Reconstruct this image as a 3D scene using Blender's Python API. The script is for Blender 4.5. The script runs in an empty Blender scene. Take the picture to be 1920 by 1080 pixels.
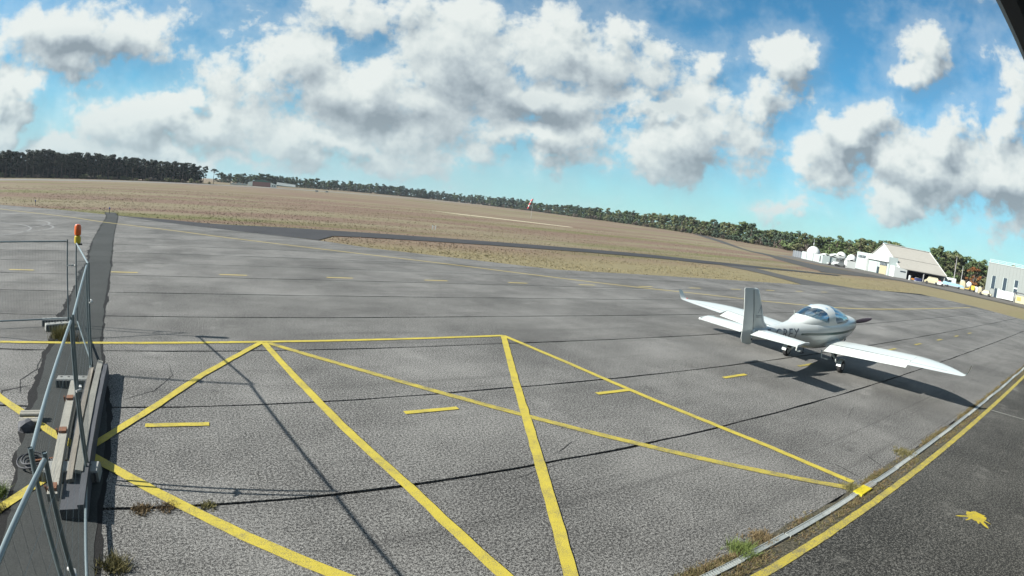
import bpy, bmesh, math, random
import numpy as np
from mathutils import Vector, Matrix, noise as mnoise
R = math.radians
random.seed(7)
rng = np.random.default_rng(11)
scene = bpy.context.scene
COL = scene.collection

# ------------------------------------------------------------------ camera
# apron frame: X along the paving joints, Y away from the workshop, Z up, metres
CAM_H = 3.63
cam_d = bpy.data.cameras.new('camera')
cam = bpy.data.objects.new('camera', cam_d)
COL.objects.link(cam)
cam.matrix_world = Matrix(((0.8520, -0.0195, -0.5232, 0.0),
                           (-0.5114, 0.1835, -0.8395, 0.0),
                           (0.1124, 0.9828, 0.1464, CAM_H),
                           (0, 0, 0, 1)))
cam_d.type = 'PANO'                      # wide surveillance lens with strong barrel distortion
cam_d.sensor_width = 36.0
cam_d.sensor_fit = 'HORIZONTAL'
cc = cam_d
cc.panorama_type = 'FISHEYE_LENS_POLYNOMIAL'
cc.fisheye_fov = R(180)
cc.fisheye_polynomial_k0 = 0.0
cc.fisheye_polynomial_k1 = -0.052032871
cc.fisheye_polynomial_k2 = 0.00034628369
cc.fisheye_polynomial_k3 = -1.6430532e-05
cc.fisheye_polynomial_k4 = 2.3256555e-07
cam_d.clip_start = 0.05
cam_d.clip_end = 12000
scene.camera = cam
scene.render.resolution_x = 1024
scene.render.resolution_y = 576
scene.view_settings.view_transform = 'Standard'
scene.view_settings.look = 'None'
scene.view_settings.gamma = 1.0
scene.view_settings.exposure = 1.2
scene.render.engine = 'CYCLES'
scene.cycles.use_denoising = True
scene.cycles.max_bounces = 6
scene.cycles.transparent_max_bounces = 12
scene.cycles.caustics_reflective = False
scene.cycles.caustics_refractive = False
scene.cycles.blur_glossy = 0.5

# ------------------------------------------------------------------ sun
SUN_AZ, SUN_EL = R(-78.0), R(32.5)       # azimuth from +Y towards +X
sun_d = bpy.data.lights.new('sun', 'SUN')
sun_d.energy = 5.0
sun_d.angle = R(0.53)
sun_d.color = (1.0, 0.965, 0.90)
sun = bpy.data.objects.new('sun', sun_d)
COL.objects.link(sun)
sdir = Vector((math.sin(SUN_AZ) * math.cos(SUN_EL), math.cos(SUN_AZ) * math.cos(SUN_EL), math.sin(SUN_EL)))
sun.rotation_euler = sdir.to_track_quat('Z', 'Y').to_euler()
sun.location = (-40, 10, 60)

# ------------------------------------------------------------------ world: clear sky plus fair-weather cumulus
world = bpy.data.worlds.new('World')
scene.world = world
world.use_nodes = True
SKY_STRENGTH = 0.052
SKY_TINT = (0.47, 1.02, 1.10)            # the camera's cool white balance

class NT:
    """small wrapper to write node trees tersely"""
    def __init__(s, tree): s.t = tree
    def n(s, kind, **kw):
        nd = s.t.nodes.new(kind)
        ins = kw.pop('ins', {})
        for k, v in kw.items(): setattr(nd, k, v)
        for k, v in ins.items(): s.set(nd, k, v)
        return nd
    def set(s, nd, k, v):
        sock = nd.inputs[k]
        if isinstance(v, bpy.types.NodeSocket): s.t.links.new(v, sock)
        elif isinstance(v, bpy.types.Node): s.t.links.new(v.outputs[0], sock)
        else: sock.default_value = v
    def m(s, op, a, b=None, c=None, clamp=False):
        nd = s.t.nodes.new('ShaderNodeMath'); nd.operation = op; nd.use_clamp = clamp
        s.set(nd, 0, a)
        if b is not None: s.set(nd, 1, b)
        if c is not None: s.set(nd, 2, c)
        return nd.outputs[0]
    def v(s, op, a, b=None, out=0, scale=None):
        nd = s.t.nodes.new('ShaderNodeVectorMath'); nd.operation = op
        s.set(nd, 0, a)
        if b is not None: s.set(nd, 1, b)
        if scale is not None: s.set(nd, 'Scale', scale)
        return nd.outputs[out]
    def noise(s, vec, scale, detail=4.0, rough=0.55, out='Fac', dist=0.0, dim='3D'):
        nd = s.t.nodes.new('ShaderNodeTexNoise'); nd.noise_dimensions = dim
        if vec is not None: s.set(nd, 'Vector', vec)
        nd.inputs['Scale'].default_value = scale; nd.inputs['Detail'].default_value = detail
        nd.inputs['Roughness'].default_value = rough; nd.inputs['Distortion'].default_value = dist
        return nd.outputs[out]
    def ramp(s, fac, stops, interp='LINEAR'):
        nd = s.t.nodes.new('ShaderNodeValToRGB'); cr = nd.color_ramp; cr.interpolation = interp
        while len(cr.elements) < len(stops): cr.elements.new(0.5)
        for e, (p, c) in zip(cr.elements, stops):
            e.position = p; e.color = (c, c, c, 1) if not isinstance(c, tuple) else (*c, 1)
        s.set(nd, 'Fac', fac)
        return nd.outputs['Color']
    def smooth(s, x, lo, hi):
        nd = s.t.nodes.new('ShaderNodeMapRange'); nd.interpolation_type = 'SMOOTHSTEP'
        s.set(nd, 'Value', x); s.set(nd, 'From Min', lo); s.set(nd, 'From Max', hi)
        return nd.outputs['Result']
    def mix(s, f, a, b, blend='MIX'):
        nd = s.t.nodes.new('ShaderNodeMix'); nd.data_type = 'RGBA'; nd.blend_type = blend
        s.set(nd, 0, f)
        for k, v in ((6, a), (7, b)):
            if isinstance(v, tuple) and len(v) == 3: v = (*v, 1)
            s.set(nd, k, v)
        return nd.outputs[2]
    def xyz(s, x, y, z=0.0):
        nd = s.t.nodes.new('ShaderNodeCombineXYZ')
        s.set(nd, 0, x); s.set(nd, 1, y); s.set(nd, 2, z)
        return nd.outputs[0]

# cumulus heaps: azimuth, elevation, half width, half height (radians), weight
CLOUDS = [(0.27, 0.150, 0.36, 0.090, 1.0), (0.120, 0.200, 0.115, 0.085, 1.0), (0.436, 0.245, 0.185, 0.105, 1.0),
          (0.62, 0.292, 0.185, 0.065, .95), (0.30, 0.310, 0.17, 0.050, .8),
          (-0.235, 0.213, 0.185, 0.062, 1.0), (-0.257, 0.172, 0.060, 0.037, .7),
          (-0.356, 0.092, 0.055, 0.055, 1.2), (-0.056, 0.085, 0.230, 0.042, 1.0), (0.212, 0.074, 0.230, 0.040, 1.0),
          (0.560, 0.125, 0.180, 0.048, 1.0), (0.556, 0.196, 0.170, 0.070, 1.0),
          (0.833, 0.165, 0.125, 0.085, 1.05), (0.780, 0.210, 0.090, 0.028, .9), (0.985, 0.292, 0.062, 0.050, 1.0), (0.955, 0.240, 0.060, 0.040, .85),
          (0.887, 0.290, 0.045, 0.034, .75), (1.235, 0.352, 0.055, 0.055, .95), (1.20, 0.305, 0.050, 0.035, .8),
          (1.140, 0.217, 0.092, 0.050, 1.0), (1.080, 0.135, 0.055, 0.070, .7),
          (1.300, 0.205, 0.060, 0.060, 1.0), (1.250, 0.145, 0.110, 0.058, 1.0), (1.200, 0.085, 0.070, 0.037, 1.0),
          (1.386, 0.150, 0.110, 0.080, 1.05), (1.395, 0.265, 0.055, 0.095, 1.0), (1.041, 0.059, 0.065, 0.018, .6),
          (-0.05, 0.036, 0.36, 0.026, .75)]

def cloud_group(name, octaves, crisp):
    g = bpy.data.node_groups.new(name, 'ShaderNodeTree')
    g.interface.new_socket('Vector', in_out='INPUT', socket_type='NodeSocketVector')
    g.interface.new_socket('Density', in_out='OUTPUT', socket_type='NodeSocketFloat')
    g.interface.new_socket('Heap', in_out='OUTPUT', socket_type='NodeSocketFloat')
    t = NT(g)
    gi = t.n('NodeGroupInput'); go = t.n('NodeGroupOutput')
    p = gi.outputs[0]
    w = t.noise(p, 8.0, 4.0, 0.6, out='Color')
    w = t.v('SCALE', t.v('SUBTRACT', w, (0.5, 0.5, 0.5)), scale=0.19)
    q = t.v('ADD', p, w)
    acc = None
    for (a, e, ra, re, wt) in CLOUDS:
        d = t.v('MULTIPLY', t.v('SUBTRACT', q, (a, e, 0)), (1 / (ra * 1.22), 1 / (re * 1.30), 0))
        f = t.m('MULTIPLY_ADD', t.v('LENGTH', d, out=1), -wt, wt)
        acc = f if acc is None else t.m('SMOOTH_MAX', acc, f, 0.22)
    # the same broken cumulus goes on round the rest of the sky
    far = t.m('MULTIPLY', t.m('SUBTRACT', t.noise(t.v('MULTIPLY', p, (1, 1.8, 1)), 3.4, 1.0, 0.5), 0.50), 5.0)
    sx = t.n('ShaderNodeSeparateXYZ', ins={0: p})
    out_of = t.m('MAXIMUM', t.smooth(t.m('ABSOLUTE', t.m('SUBTRACT', sx.outputs[0], 0.53)), 0.95, 1.2), t.smooth(sx.outputs[1], 0.40, 0.5))
    acc = t.m('ADD', t.m('MULTIPLY', acc, t.m('SUBTRACT', 1.0, out_of)), t.m('MULTIPLY', far, out_of))
    fb = t.noise(t.v('MULTIPLY', p, (1.0, 1.15, 1)), 8.5, octaves, 0.63, dist=0.1)
    dn = t.m('ADD', acc, t.m('MULTIPLY', t.m('SUBTRACT', fb, 0.50), crisp))
    g.links.new(dn, go.inputs[0]); g.links.new(acc, go.inputs[1])
    return g

def build_world():
    t = NT(world.node_tree); world.node_tree.nodes.clear()
    tc = t.n('ShaderNodeTexCoord')
    sky = t.n('ShaderNodeTexSky', sky_type='NISHITA', sun_disc=False)
    sky.sun_elevation = SUN_EL; sky.sun_rotation = SUN_AZ % (2 * math.pi)
    sky.altitude = 0; sky.air_density = 1.0; sky.dust_density = 0.05; sky.ozone_density = 3.0
    skyc = t.mix(1.0, sky.outputs[0], SKY_TINT, 'MULTIPLY')
    sp = t.n('ShaderNodeSeparateXYZ', ins={0: tc.outputs['Generated']})
    az = t.m('ARCTAN2', sp.outputs[0], sp.outputs[1])
    el = t.m('ARCSINE', sp.outputs[2])
    p = t.xyz(az, el, 0.0)
    def dens(grp, vec):
        nd = t.n('ShaderNodeGroup'); nd.node_tree = grp; t.set(nd, 0, vec); return nd.outputs[0], nd.outputs[1]
    d0, h0 = dens(cloud_group('cumulus', 9.0, 2.7), p)
    d1, h1 = dens(cloud_group('cumulus_towards_sun', 6.0, 2.7), t.v('ADD', p, (-0.018, 0.027, 0)))
    alpha = t.m('MAXIMUM', t.smooth(d0, -0.04, 0.52), t.m('MULTIPLY', t.smooth(d0, -0.75, 0.25), 0.26))
    alpha = t.m('MULTIPLY', alpha, t.smooth(el, -0.005, 0.02))
    # self-shading: how much cloud lies between this point and the sun, plus lit billow rims
    thick = t.m('MULTIPLY_ADD', t.m('SUBTRACT', h1, h0), 0.85, 0.30)
    thick = t.m('ADD', thick, t.m('MULTIPLY', t.m('SUBTRACT', d1, d0), 0.62))
    thick = t.m('ADD', thick, t.m('MULTIPLY', t.smooth(d0, 0.2, 1.5), 0.34), clamp=True)
    # the deepest parts of the big heaps let the least light through
    deep = None
    for (a, e, ra, re) in ((0.50, 0.175, 0.24, 0.055), (0.24, 0.135, 0.22, 0.035), (0.80, 0.205, 0.09, 0.035), (1.36, 0.115, 0.13, 0.05), (0.86, 0.115, 0.10, 0.03), (-0.22, 0.20, 0.14, 0.035), (-0.33, 0.075, 0.07, 0.03), (1.12, 0.14, 0.08, 0.05)):
        f = t.m('SUBTRACT', 1.0, t.v('LENGTH', t.v('MULTIPLY', t.v('SUBTRACT', p, (a, e, 0)), (1 / ra, 1 / re, 0)), out=1), clamp=True)
        deep = f if deep is None else t.m('MAXIMUM', deep, f)
    thick = t.m('ADD', thick, t.m('MULTIPLY', t.smooth(deep, 0.0, 0.8), 0.30), clamp=True)
    col = t.ramp(thick, [(0.0, (0.95, 1.00, 0.97)), (0.25, (0.82, 0.89, 0.88)), (0.50, (0.63, 0.71, 0.735)), (0.78, (0.45, 0.525, 0.57)), (1.0, (0.33, 0.395, 0.44))])
    # low clouds fade into the pale horizon air
    hz = t.smooth(el, 0.15, 0.0)
    col = t.mix(t.m('MULTIPLY', hz, 0.6), col, (0.60, 0.74, 0.78))
    # thin pale veil low in the hazier half of the sky
    veil = t.m('MULTIPLY', t.smooth(el, 0.20, 0.01), t.m('MULTIPLY_ADD', t.smooth(az, 0.9, 0.1), 0.22, 0.55))
    bgv = t.mix(veil, t.mix(1.0, skyc, (SKY_STRENGTH,) * 3, 'MULTIPLY'), (0.205, 0.30, 0.352))
    bg1 = t.n('ShaderNodeBackground', ins={'Color': bgv, 'Strength': 1.0})
    bg2 = t.n('ShaderNodeBackground', ins={'Color': col, 'Strength': 0.385})
    ms = t.n('ShaderNodeMixShader', ins={0: t.m('MULTIPLY', alpha, 0.97), 1: bg1.outputs[0], 2: bg2.outputs[0]})
    t.n('ShaderNodeOutputWorld', ins={0: ms.outputs[0]})
build_world()
world.cycles.sampling_method = 'MANUAL'
world.cycles.sample_map_resolution = 256

# ------------------------------------------------------------------ mesh builders
class MB:
    def __init__(s): s.v = []; s.f = []; s.m = []
    def add(s, vs, fs, mi=0):
        o = len(s.v); s.v += [tuple(v) for v in vs]; s.f += [tuple(i + o for i in f) for f in fs]; s.m += [mi] * len(fs)
    def box(s, c, size, rz=0.0, mi=0, mat=None):
        x, y, z = size[0] / 2, size[1] / 2, size[2] / 2
        vs = [Vector(p) for p in ((-x, -y, -z), (x, -y, -z), (x, y, -z), (-x, y, -z), (-x, -y, z), (x, -y, z), (x, y, z), (-x, y, z))]
        M = mat if mat is not None else Matrix.Rotation(rz, 3, 'Z')
        s.add([M @ p + Vector(c) for p in vs], [(0, 3, 2, 1), (4, 5, 6, 7), (0, 1, 5, 4), (1, 2, 6, 5), (2, 3, 7, 6), (3, 0, 4, 7)], mi)
    def bar(s, a, b, w, h, mi=0):
        a, b = Vector(a), Vector(b); d = b - a
        q = d.to_track_quat('X', 'Z').to_matrix()
        s.box((a + b) / 2, (d.length, w, h), mi=mi, mat=q)
    def tube(s, pts, r, n=8, mi=0, caps=True):
        pts = [Vector(p) for p in pts]; rs = r if isinstance(r, (list, tuple)) else [r] * len(pts)
        o = len(s.v); up = None
        for i, p in enumerate(pts):
            d = (pts[min(i + 1, len(pts) - 1)] - pts[max(i - 1, 0)]).normalized()
            if up is None:
                up = Vector((0, 0, 1)) if abs(d.z) < 0.9 else Vector((1, 0, 0))
            u = (up - d * up.dot(d)).normalized(); w = d.cross(u); up = u
            for k in range(n):
                a = 2 * math.pi * k / n
                s.v.append(tuple(p + (u * math.cos(a) + w * math.sin(a)) * rs[i]))
        for i in range(len(pts) - 1):
            for k in range(n):
                s.f.append((o + i * n + k, o + i * n + (k + 1) % n, o + (i + 1) * n + (k + 1) % n, o + (i + 1) * n + k)); s.m.append(mi)
        if caps:
            s.f.append(tuple(o + k for k in reversed(range(n)))); s.m.append(mi)
            s.f.append(tuple(o + (len(pts) - 1) * n + k for k in range(n))); s.m.append(mi)
    def loft(s, rings, closed=True, caps=True, mi=0):
        n = len(rings[0]); o = len(s.v)
        for r in rings: s.v += [tuple(p) for p in r]
        for i in range(len(rings) - 1):
            for k in range(n if closed else n - 1):
                s.f.append((o + i * n + k, o + i * n + (k + 1) % n, o + (i + 1) * n + (k + 1) % n, o + (i + 1) * n + k)); s.m.append(mi)
        if caps:
            s.f.append(tuple(o + k for k in reversed(range(n)))); s.m.append(mi)
            s.f.append(tuple(o + (len(rings) - 1) * n + k for k in range(n))); s.m.append(mi)
    def lathe(s, prof, n=20, c=(0, 0, 0), mi=0):
        """profile of (radius, z) pairs round the z axis"""
        s.loft([[(c[0] + r * math.cos(2 * math.pi * k / n), c[1] + r * math.sin(2 * math.pi * k / n), c[2] + z) for k in range(n)] for r, z in prof], mi=mi)
    def poly(s, pts, z0, z1=None, mi=0):
        """flat polygon, or a prism between z0 and z1"""
        n = len(pts)
        if z1 is None: s.add([(x, y, z0) for x, y in pts], [tuple(range(n))], mi)
        else:
            s.add([(x, y, z0) for x, y in pts] + [(x, y, z1) for x, y in pts],
                  [tuple(reversed(range(n))), tuple(range(n, 2 * n))] + [(i, (i + 1) % n, n + (i + 1) % n, n + i) for i in range(n)], mi)
    def strip(s, left, right, z, mi=0):
        """ribbon between two polylines of equal length"""
        n = len(left)
        s.add([(x, y, z) for x, y in left] + [(x, y, z) for x, y in right], [(i, n + i, n + i + 1, i + 1) for i in range(n - 1)], mi)
    def mesh(s, name, mats, smooth=False):
        me = bpy.data.meshes.new(name); me.from_pydata(s.v, [], s.f)
        mats = mats if isinstance(mats, (list, tuple)) else [mats]
        for m in mats: me.materials.append(m)
        if len(mats) > 1: me.polygons.foreach_set('material_index', s.m)
        bm = bmesh.new(); bm.from_mesh(me); bmesh.ops.recalc_face_normals(bm, faces=bm.faces); bm.to_mesh(me); bm.free()
        if smooth:
            me.polygons.foreach_set('use_smooth', [True] * len(me.polygons))
            if smooth != 'all': me.set_sharp_from_angle(angle=R(smooth if smooth is not True else 40))
        me.update()
        return me

def link(name, me, parent=None, loc=None, rotz=None):
    o = bpy.data.objects.new(name, me); COL.objects.link(o)
    if parent is not None: o.parent = parent
    if loc is not None: o.location = loc
    if rotz is not None: o.rotation_euler = (0, 0, rotz)
    return o
def obj(name, mb, mats, parent=None, loc=None, rotz=None, smooth=False):
    return link(name, mb.mesh(name, mats, smooth), parent, loc, rotz)
def tag(o, label, cat, group=None):
    o['label'] = label; o['category'] = cat
    if group: o['group'] = group
    return o
def thing(name, label, cat, loc=(0, 0, 0), rotz=0.0, group=None):
    o = bpy.data.objects.new(name, None); COL.objects.link(o)
    o.location = loc; o.rotation_euler = (0, 0, rotz); o.empty_display_size = 0.2
    return tag(o, label, cat, group)
def struct(name, mb, mats, parent=None, smooth=False):
    o = obj(name, mb, mats, parent, smooth=smooth)
    if parent is None: o['kind'] = 'structure'
    return o
def copy_thing(src, loc, rotz, label=None, group=None, scale=None):
    r = src.copy(); COL.objects.link(r); r.location = loc; r.rotation_euler = (0, 0, rotz)
    if scale is not None: r.scale = scale
    if label: r['label'] = label
    if group: r['group'] = group
    for ch in list(src.children):
        c = ch.copy(); COL.objects.link(c); c.parent = r
        for g in list(ch.children):
            d = g.copy(); COL.objects.link(d); d.parent = c
    return r

# ------------------------------------------------------------------ materials
def new_mat(name):
    m = bpy.data.materials.new(name); m.use_nodes = True
    t = NT(m.node_tree); b = m.node_tree.nodes['Principled BSDF']
    return m, t, b
def simple(name, col, rough=0.6, var=0.12, scale=3.0, metal=0.0, bump=0.0, spec=0.5, dirt=0.0, coat=0.0):
    """plain painted / bare surface with slight mottling and wear"""
    m, t, b = new_mat(name)
    tc = t.n('ShaderNodeTexCoord')
    n1 = t.noise(tc.outputs['Object'], scale, 5, 0.6)
    dk = tuple(c * (1 - var) for c in col); lt = tuple(min(1, c * (1 + var)) for c in col)
    c = t.mix(n1, dk, lt)
    if dirt:
        n2 = t.smooth(t.noise(tc.outputs['Object'], scale * 2.7, 6, 0.7), 0.52, 0.75)
        c = t.mix(t.m('MULTIPLY', n2, dirt), c, (0.10, 0.085, 0.06))
    t.set(b, 'Base Color', c)
    b.inputs['Roughness'].default_value = rough; b.inputs['Metallic'].default_value = metal
    b.inputs['Specular IOR Level'].default_value = spec
    b.inputs['Coat Weight'].default_value = coat
    if bump:
        bp = t.n('ShaderNodeBump', ins={'Strength': bump, 'Distance': 0.02, 'Height': t.noise(tc.outputs['Object'], scale * 8, 4, 0.6)})
        t.set(b, 'Normal', bp.outputs[0])
    return m

def asphalt(name, light, dark, grain=75.0, contrast=(0.40, 0.62), stain=0.35, pale=0.25, streak=0.25, patch=(0.13, 1.0)):
    """worn surfacing: bright aggregate in dark binder, oil stains, pale scuffed areas, streaks along the lanes"""
    m, t, b = new_mat(name)
    g = t.n('ShaderNodeNewGeometry'); P = g.outputs['Position']
    oi = t.n('ShaderNodeObjectInfo')
    fine = t.noise(P, grain, 2.0, 0.7)
    mid = t.noise(P, grain * 0.42, 3.0, 0.7)
    f = t.smooth(t.m('ADD', t.m('MULTIPLY', fine, 0.55), t.m('MULTIPLY', mid, 0.45)), *contrast)
    big = t.noise(P, 0.30, 6.0, 0.65)
    f = t.m('ADD', f, t.m('MULTIPLY', t.m('SUBTRACT', big, 0.5), 1.15), clamp=True)
    c = t.mix(f, dark, light)
    pl = t.smooth(t.noise(P, 0.55, 7.0, 0.68), 0.56, 0.75)
    c = t.mix(t.m('MULTIPLY', pl, pale), c, tuple(min(1, x * 1.35) for x in light))
    ln = t.noise(t.v('MULTIPLY', P, (0.10, 1.6, 1.0)), 1.0, 5.0, 0.6)
    ln = t.smooth(ln, 0.52, 0.78)
    c = t.mix(t.m('MULTIPLY', ln, streak), c, tuple(x * 0.72 for x in dark))
    # thin worn paving seams running along the lanes
    seam = t.smooth(t.noise(t.v('MULTIPLY', P, (0.03, 5.0, 1.0)), 1.0, 3.0, 0.6), 0.62, 0.70)
    c = t.mix(t.m('MULTIPLY', seam, streak * 0.8), c, tuple(x * 0.8 for x in dark))
    oil = t.smooth(t.noise(P, 0.8, 5.0, 0.7), 0.60, 0.76)
    c = t.mix(t.m('MULTIPLY', oil, stain), c, tuple(x * 0.55 for x in dark))
    tone = t.m('MULTIPLY_ADD', oi.outputs['Random'], 0.20, 0.90)
    c = t.mix(1.0, c, t.xyz(tone, tone, tone), 'MULTIPLY')
    t.set(b, 'Base Color', c)
    b.inputs['Roughness'].default_value = 0.88
    b.inputs['Specular IOR Level'].default_value = 0.25
    bp = t.n('ShaderNodeBump', ins={'Strength': 0.55, 'Distance': 0.012, 'Height': fine})
    t.set(b, 'Normal', bp.outputs[0])
    return m
M = {}
M['apron'] = asphalt('apron_asphalt', (0.252, 0.248, 0.232), (0.0225, 0.022, 0.021), grain=70, contrast=(0.42, 0.605), pale=0.24, streak=0.34, stain=0.5)
M['bitumen'] = asphalt('joint_bitumen', (0.01184, 0.01184, 0.01184), (0.00444, 0.00444, 0.00444), pale=0.0)
M['patch'] = asphalt('patch_asphalt', (0.05772, 0.06216, 0.0592), (0.01776, 0.01998, 0.01924), grain=110, contrast=(0.30, 0.70), stain=0.6, pale=0.15)
M['dark_apron'] = asphalt('wet_dark_asphalt', (0.1369, 0.1347, 0.1221), (0.01184, 0.01221, 0.0111), grain=54, contrast=(0.44, 0.64), stain=0.5, pale=0.8, streak=0.1)
M['taxi'] = asphalt('taxiway_asphalt', (0.04884, 0.04958, 0.05254), (0.02368, 0.02442, 0.02664), grain=40, stain=0.3, pale=0.15)
M['road'] = asphalt('road_asphalt', (0.0851, 0.08362, 0.07844), (0.04292, 0.04292, 0.04144), grain=40, stain=0.2, pale=0.2)
M['runway'] = asphalt('runway_surface', (0.1998, 0.1887, 0.1739), (0.1332, 0.1273, 0.1169), grain=20, stain=0.15, pale=0.3)
M['forecourt'] = asphalt('forecourt_surface', (0.1332, 0.1236, 0.1095), (0.074, 0.06956, 0.06216), grain=30, stain=0.2, pale=0.3)

def paint(name, col, wear=0.68, under=(0.074, 0.074, 0.0703), lo=0.47, hi=0.62):
    m, t, b = new_mat(name)
    g = t.n('ShaderNodeNewGeometry'); P = g.outputs['Position']
    fine = t.noise(P, 70.0, 3.0, 0.75)
    w = t.noise(P, 3.2, 6.0, 0.72)
    k = t.smooth(t.m('ADD', t.m('MULTIPLY', w, 0.42), t.m('MULTIPLY', fine, 0.58)), lo, hi)
    tint = t.mix(t.noise(P, 1.3, 4, 0.6), tuple(c * 0.82 for c in col), tuple(min(1, c * 1.1) for c in col))
    c = t.mix(t.m('MULTIPLY', k, wear), tint, under)
    t.set(b, 'Base Color', c); b.inputs['Roughness'].default_value = 0.7
    bp = t.n('ShaderNodeBump', ins={'Strength': 0.4, 'Distance': 0.010, 'Height': fine}); t.set(b, 'Normal', bp.outputs[0])
    return m
M['yellow'] = paint('yellow_line_paint', (0.3922, 0.3182, 0.0333))
M['yellow_worn'] = paint('worn_yellow_paint', (0.3552, 0.2886, 0.0333), wear=0.85, lo=0.44, hi=0.60)
M['yellow_pale'] = paint('faded_yellow_paint', (0.43, 0.345, 0.095), wear=0.45)
M['yellow_new'] = paint('fresh_yellow_paint', (0.4588, 0.37, 0.00444), wear=0.15)
M['yellow_splash'] = paint('splashed_yellow_paint', (0.37, 0.2886, 0.00888), wear=0.6)
M['white_line'] = paint('faint_white_paint', (0.222, 0.222, 0.1998), wear=0.6)

def grass_mat(name, blades=False):
    m, t, b = new_mat(name)
    g = t.n('ShaderNodeNewGeometry'); P = g.outputs['Position']
    band = t.noise(t.v('MULTIPLY', P, (0.012, 0.075, 0.0)), 1.0, 5.0, 0.6)
    pat = t.noise(t.v('MULTIPLY', P, (0.259, 0.74, 0)), 0.22, 6.0, 0.68)
    fine = t.noise(P, 2.6, 5.0, 0.75)
    tan = t.mix(fine, (0.140, 0.118, 0.076), (0.225, 0.196, 0.132))
    rust = t.mix(fine, (0.122, 0.083, 0.062), (0.190, 0.140, 0.108))
    olive = t.mix(fine, (0.080, 0.084, 0.034), (0.150, 0.148, 0.066))
    c = t.mix(t.smooth(band, 0.42, 0.56), tan, rust)
    gb = t.noise(t.v('MULTIPLY', P, (0.010, 0.055, 0.0)), 1.0, 5.0, 0.6, out='Color')
    gs = t.n('ShaderNodeSeparateXYZ', ins={0: gb})
    ol = t.m('MAXIMUM', t.m('MULTIPLY', t.smooth(pat, 0.52, 0.70), 0.6), t.m('MULTIPLY', t.smooth(gs.outputs[1], 0.53, 0.64), 0.85))
    c = t.mix(ol, c, olive)
    sp = t.n('ShaderNodeSeparateXYZ', ins={0: P})
    # mown verge beside the pavements is straw-yellow
    near = t.m('MULTIPLY', t.smooth(sp.outputs[1], 43.0, 33.0), t.smooth(sp.outputs[0], -2.0, 14.0))
    straw = t.mix(t.noise(P, 0.9, 6, 0.7), (0.148, 0.1273, 0.06808), (0.2368, 0.2087, 0.1221))
    c = t.mix(t.m('MULTIPLY', near, 0.8), c, straw)
    dk = t.smooth(t.noise(t.v('MULTIPLY', P, (0.5, 1.3, 0)), 0.6, 6.0, 0.7), 0.58, 0.75)
    c = t.mix(t.m('MULTIPLY', dk, 0.38), c, (0.0666, 0.05772, 0.03848))
    t.set(b, 'Base Color', c); b.inputs['Roughness'].default_value = 0.95; b.inputs['Specular IOR Level'].default_value = 0.1
    if not blades:
        bp = t.n('ShaderNodeBump', ins={'Strength': 0.9, 'Distance': 0.12, 'Height': t.noise(P, 5.0, 5.0, 0.75)}); t.set(b, 'Normal', bp.outputs[0])
    return m
M['grass'] = grass_mat('dry_grass_field')
M['grass_blades'] = grass_mat('dry_grass_blades', True)
M['sand'] = simple('bare_sand', (0.37, 0.3256, 0.222), 0.95, 0.15, 0.6)
M['soil'] = asphalt('weedy_soil', (0.1221, 0.1095, 0.0777), (0.02516, 0.02442, 0.01628), grain=38, stain=0.3, pale=0.1)
M['crack'] = simple('crack_shadow', (0.01184, 0.01184, 0.01184), 0.95, 0.3, 6)

# ------------------------------------------------------------------ ground
b = MB(); b.poly([(-2600, -300), (2800, -300), (2800, 2800), (-2600, 2800)], -0.06); struct('grass_field', b, M['grass'])

def wob(x, seed, amp=0.02, f=1.0):
    return amp * (mnoise.noise((x * 0.9 * f, seed * 7.3, 0.0)) + 0.6 * mnoise.noise((x * 3.1 * f, seed * 3.1, 4.0)) + 0.35 * mnoise.noise((x * 9.0 * f, seed, 9.0)))
JOINTS = [2.98, 5.97, 9.04, 12.17, 15.30, 18.46, 21.62, 24.78, 27.95, 31.1, 34.3, 37.4, 40.6, 43.8, 47.0, 50.2, 53.4, 56.6, 60, 63.4, 67]
def far_edge_x(y):
    """right-hand end of a paving lane at depth y"""
    pts = [(2, 70), (8.1, 70), (16.2, 74.2), (24.0, 75.3), (24.9, 62), (25.5, 36), (25.9, 25.8), (26.9, 22.1), (28.8, 19.3), (31.0, 15.9), (33.3, 11.7), (35.7, 9.3), (37.65, 7.95), (40.7, 3.8), (45.8, -2.3), (51.8, -7.3), (58.6, -15.4), (64, -23.5), (68, -29)]
    for (a, xa), (c, xc) in zip(pts, pts[1:]):
        if a <= y <= c: return xa + (xc - xa) * (y - a) / (c - a)
    return pts[-1][1]
b = MB()
ys = np.linspace(2.9, 66.8, 60)
b.strip([(-60, y) for y in ys], [(far_edge_x(min(y, 66)) - 0.02, y) for y in ys], -0.030)
apron = struct('apron', b, M['bitumen'])
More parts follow.
